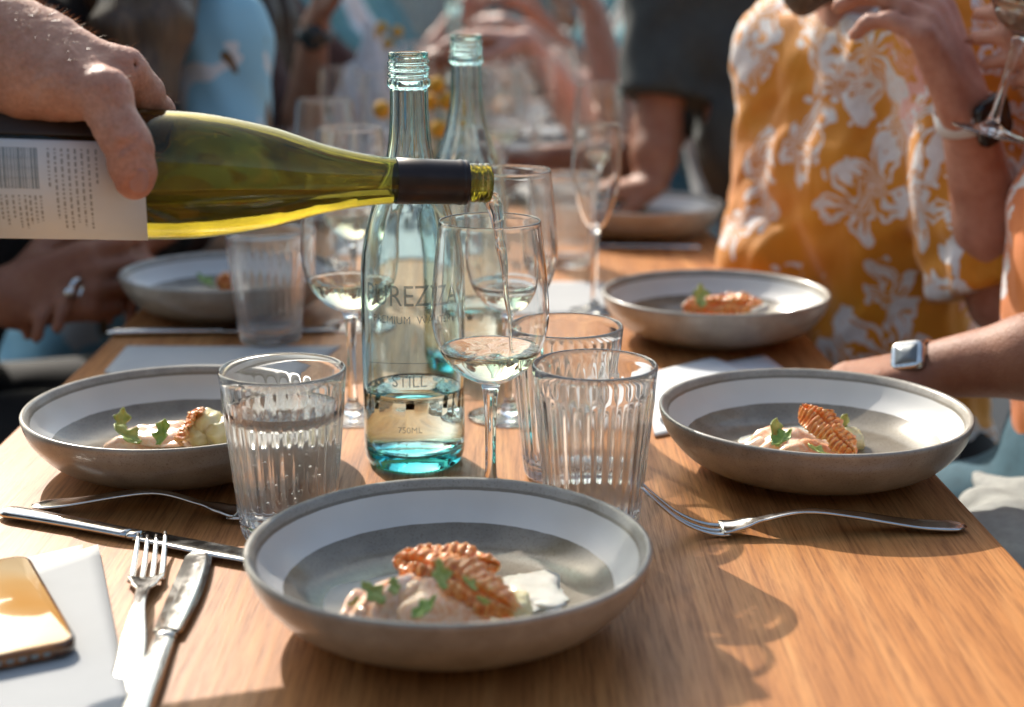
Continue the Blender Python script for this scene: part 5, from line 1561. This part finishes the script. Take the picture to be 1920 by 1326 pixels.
S.cone((-.79, .95, .59), (-.765, .95, .60), .088, .084, .02); S.cone((-.68, .95, .53), (-.63, .95, .50), .07, .07, .01, None, True)
S.build('hair', M['dark_hair'], pr, org)
# ------------------------------------------------------------------ things farther down the table
M['yellow_ball'] = food_mat('yellow_flower', (0.50, 0.22, 0.01), (0.74, 0.42, 0.03), 0.8, 400, 0.05, 0.0, bump=0.8)
M['stem'] = plain('stem', (0.12, 0.16, 0.05), 0.6)
def flower_vase(label, base, balls):
    r = thing('flower_vase', label, 'vase', base)
    o = prof([(0.022, 0.001), (0.03, 0.01), (0.034, 0.03), (0.028, 0.055), (0.016, 0.075), (0.015, 0.09), (0.019, 0.098)], 5)
    inn = [(a-.002, b+(.003 if b < .02 else 0)) for a, b in o][::-1]
    MB().lathe([(0, 0)]+o+inn+[(0, .006)], 40).build('vase_body', M['clear_glass'], r)
    for p in balls:
        p = Vector(p)-Vector(base)
        MB().tube([(0, 0, .01), (p.x*.25, p.y*.25, .09), (p.x, p.y, p.z)], .0012, 6).build('stem', M['stem'], r)
        k = MB().ball((0, 0, 0), .0125, 18, 12)
        b = k.build('flower_head', M['yellow_ball'], r); b.location = p
    return r
flower_vase('small glass vase of round yellow flowers behind the plain water bottle', P(812, 436).xy.to_3d(),
    [Q(819, 160, 2.2), Q(838, 190, 2.2), Q(806, 192, 2.22), Q(822, 242, 2.18), Q(716, 206, 2.15), Q(846, 248, 2.24)])
flower_vase('far glass vase of round yellow flowers beside the standing white napkin', P(740, 305).xy.to_3d(),
    [Q(716, 52, 3.3), Q(727, 82, 3.3), Q(702, 66, 3.35), Q(745, 60, 3.3)])
def standing_napkin(label, base, h, w):
    S = SDF((-w, -.04, -.005), (w, .04, h+.01), .004)
    S.cone((0, 0, .01), (0, 0, h*.45), w*.45, w*.55, .02, ((0, 1, 0), .35)); S.cone((0, 0, h*.45), (w*.1, 0, h*.97), w*.55, .008, .02, ((0, 1, 0), .35))
    S.wrinkle(.002, 60, [(1, 0, .2), (.8, .3, -.3)], 2)
    o = S.build('standing_napkin', M['white_cloth']); o.location = base
    return tag(o, label, 'napkin')
standing_napkin('white napkin folded to a standing point far along the left side', P(688, 330).xy.to_3d(), .285, .085)
g = 'blurred wine glasses farther down the table'
for i, (px, y, f, lb) in enumerate([(660, 1.60, .125, 'blurred wine glass of pale wine left of the lettered bottle, behind the nearer glass'), (612, 1.95, 0, 'blurred empty wine glass behind the shoulder of the tilted wine bottle'),
        (945, 2.55, .11, 'far wine glass just right of the plain water bottle'), (1000, 2.85, 0, 'far empty wine glass left of the white menus'), (905, 3.3, .11, 'far wine glass in the middle of the table end'),
        (780, 2.9, 0, 'far empty wine glass behind the lettered bottle neck'), (640, 2.6, 0, 'far empty wine glass beside the raised forearm with a black watch'), (985, 3.6, .11, 'farthest wine glass under the pink hand')]):
    make_wine_glass(lb, V3((px-960)/2850*(y*.97+.06), y, 0), f, group=g)
for i, (px, y, lb) in enumerate([(1065, 1.95, 'blurred ribbed tumbler just left of the champagne flute stem'), (560, 2.5, 'far ribbed tumbler near the raised forearm with a black watch'), (900, 2.3, 'far ribbed tumbler behind the plain water bottle')]):
    make_tumbler(lb, V3((px-960)/2850*y, y, 0))
make_water_bottle('far aqua water bottle among the hands at the end of the table', V3(-.115, 3.1, 0), .08, text=False)
def plate(label, c):
    r = MB().lathe([(0, 0), (.06, 0), (.065, .003), (.115, .014), (.118, .016), (.115, .0175), (.07, .007), (.06, .005), (0, .005)], 64).build('white_plate', M['paper'])
    r.location = c
    return tag(r, label, 'plate')
plate('white plate far down the table in front of the pink forearm', V3(.06, 3.5, 0))
plate('white plate far down the left side of the table near the standing napkin', V3(-.22, 2.75, 0))

rs = random.Random(21)
spots = [(-.30, 2.35, 'p'), (.10, 2.55, 'p'), (-.05, 2.75, 'n'), (.16, 2.95, 'p'), (-.28, 3.15, 'p'), (.02, 3.2, 'n'), (-.06, 3.75, 'p'), (.17, 3.85, 'p'), (-.30, 3.85, 'p'), (-.15, 2.15, 'n'), (.06, 4.2, 'p')]
names = iter(['near the blue printed shirt', 'behind the champagne flute', 'behind the plain water bottle neck', 'beside the arm of the man in dark grey', 'in front of the maroon top', 'in the middle beyond the yellow flowers', 'past the pink arms', 'on the far right past the pink arms', 'before the pale blue shirt', 'left of the yellow flowers', 'at the far end'])
for x, y, kd in spots:
    nm = next(names)
    if kd == 'p':
        plate('white plate on the table '+nm, V3(x, y, 0))
    else:
        c = V3(x, y, 0)
        quad_sheet('menu_sheet', 'white paper sheet on the table '+nm, 'paper', [c+V3(-.1, -.14, 0), c+V3(.1, -.12, 0), c+V3(.09, .15, 0), c+V3(-.11, .14, 0)], .0006, M['paper'], .0003, .002, seed=int(y*100))
gl = [(-.20, 2.45, 'beside the blue printed shirt'), (-.02, 2.62, 'behind the yellow flowers'), (.05, 3.0, 'left of the pink arm'), (-.12, 3.4, 'beyond the yellow flowers'), (.10, 3.3, 'under the raised pink hand'), (-.22, 3.5, 'behind the standing napkin'), (.0, 4.0, 'near the end of the table'), (.13, 2.25, 'behind the champagne flute')]
for i, (x, y, nm) in enumerate(gl):
    make_wine_glass('small far wine glass '+nm, V3(x, y, 0), (.11 if i % 2 else 0), group=g)
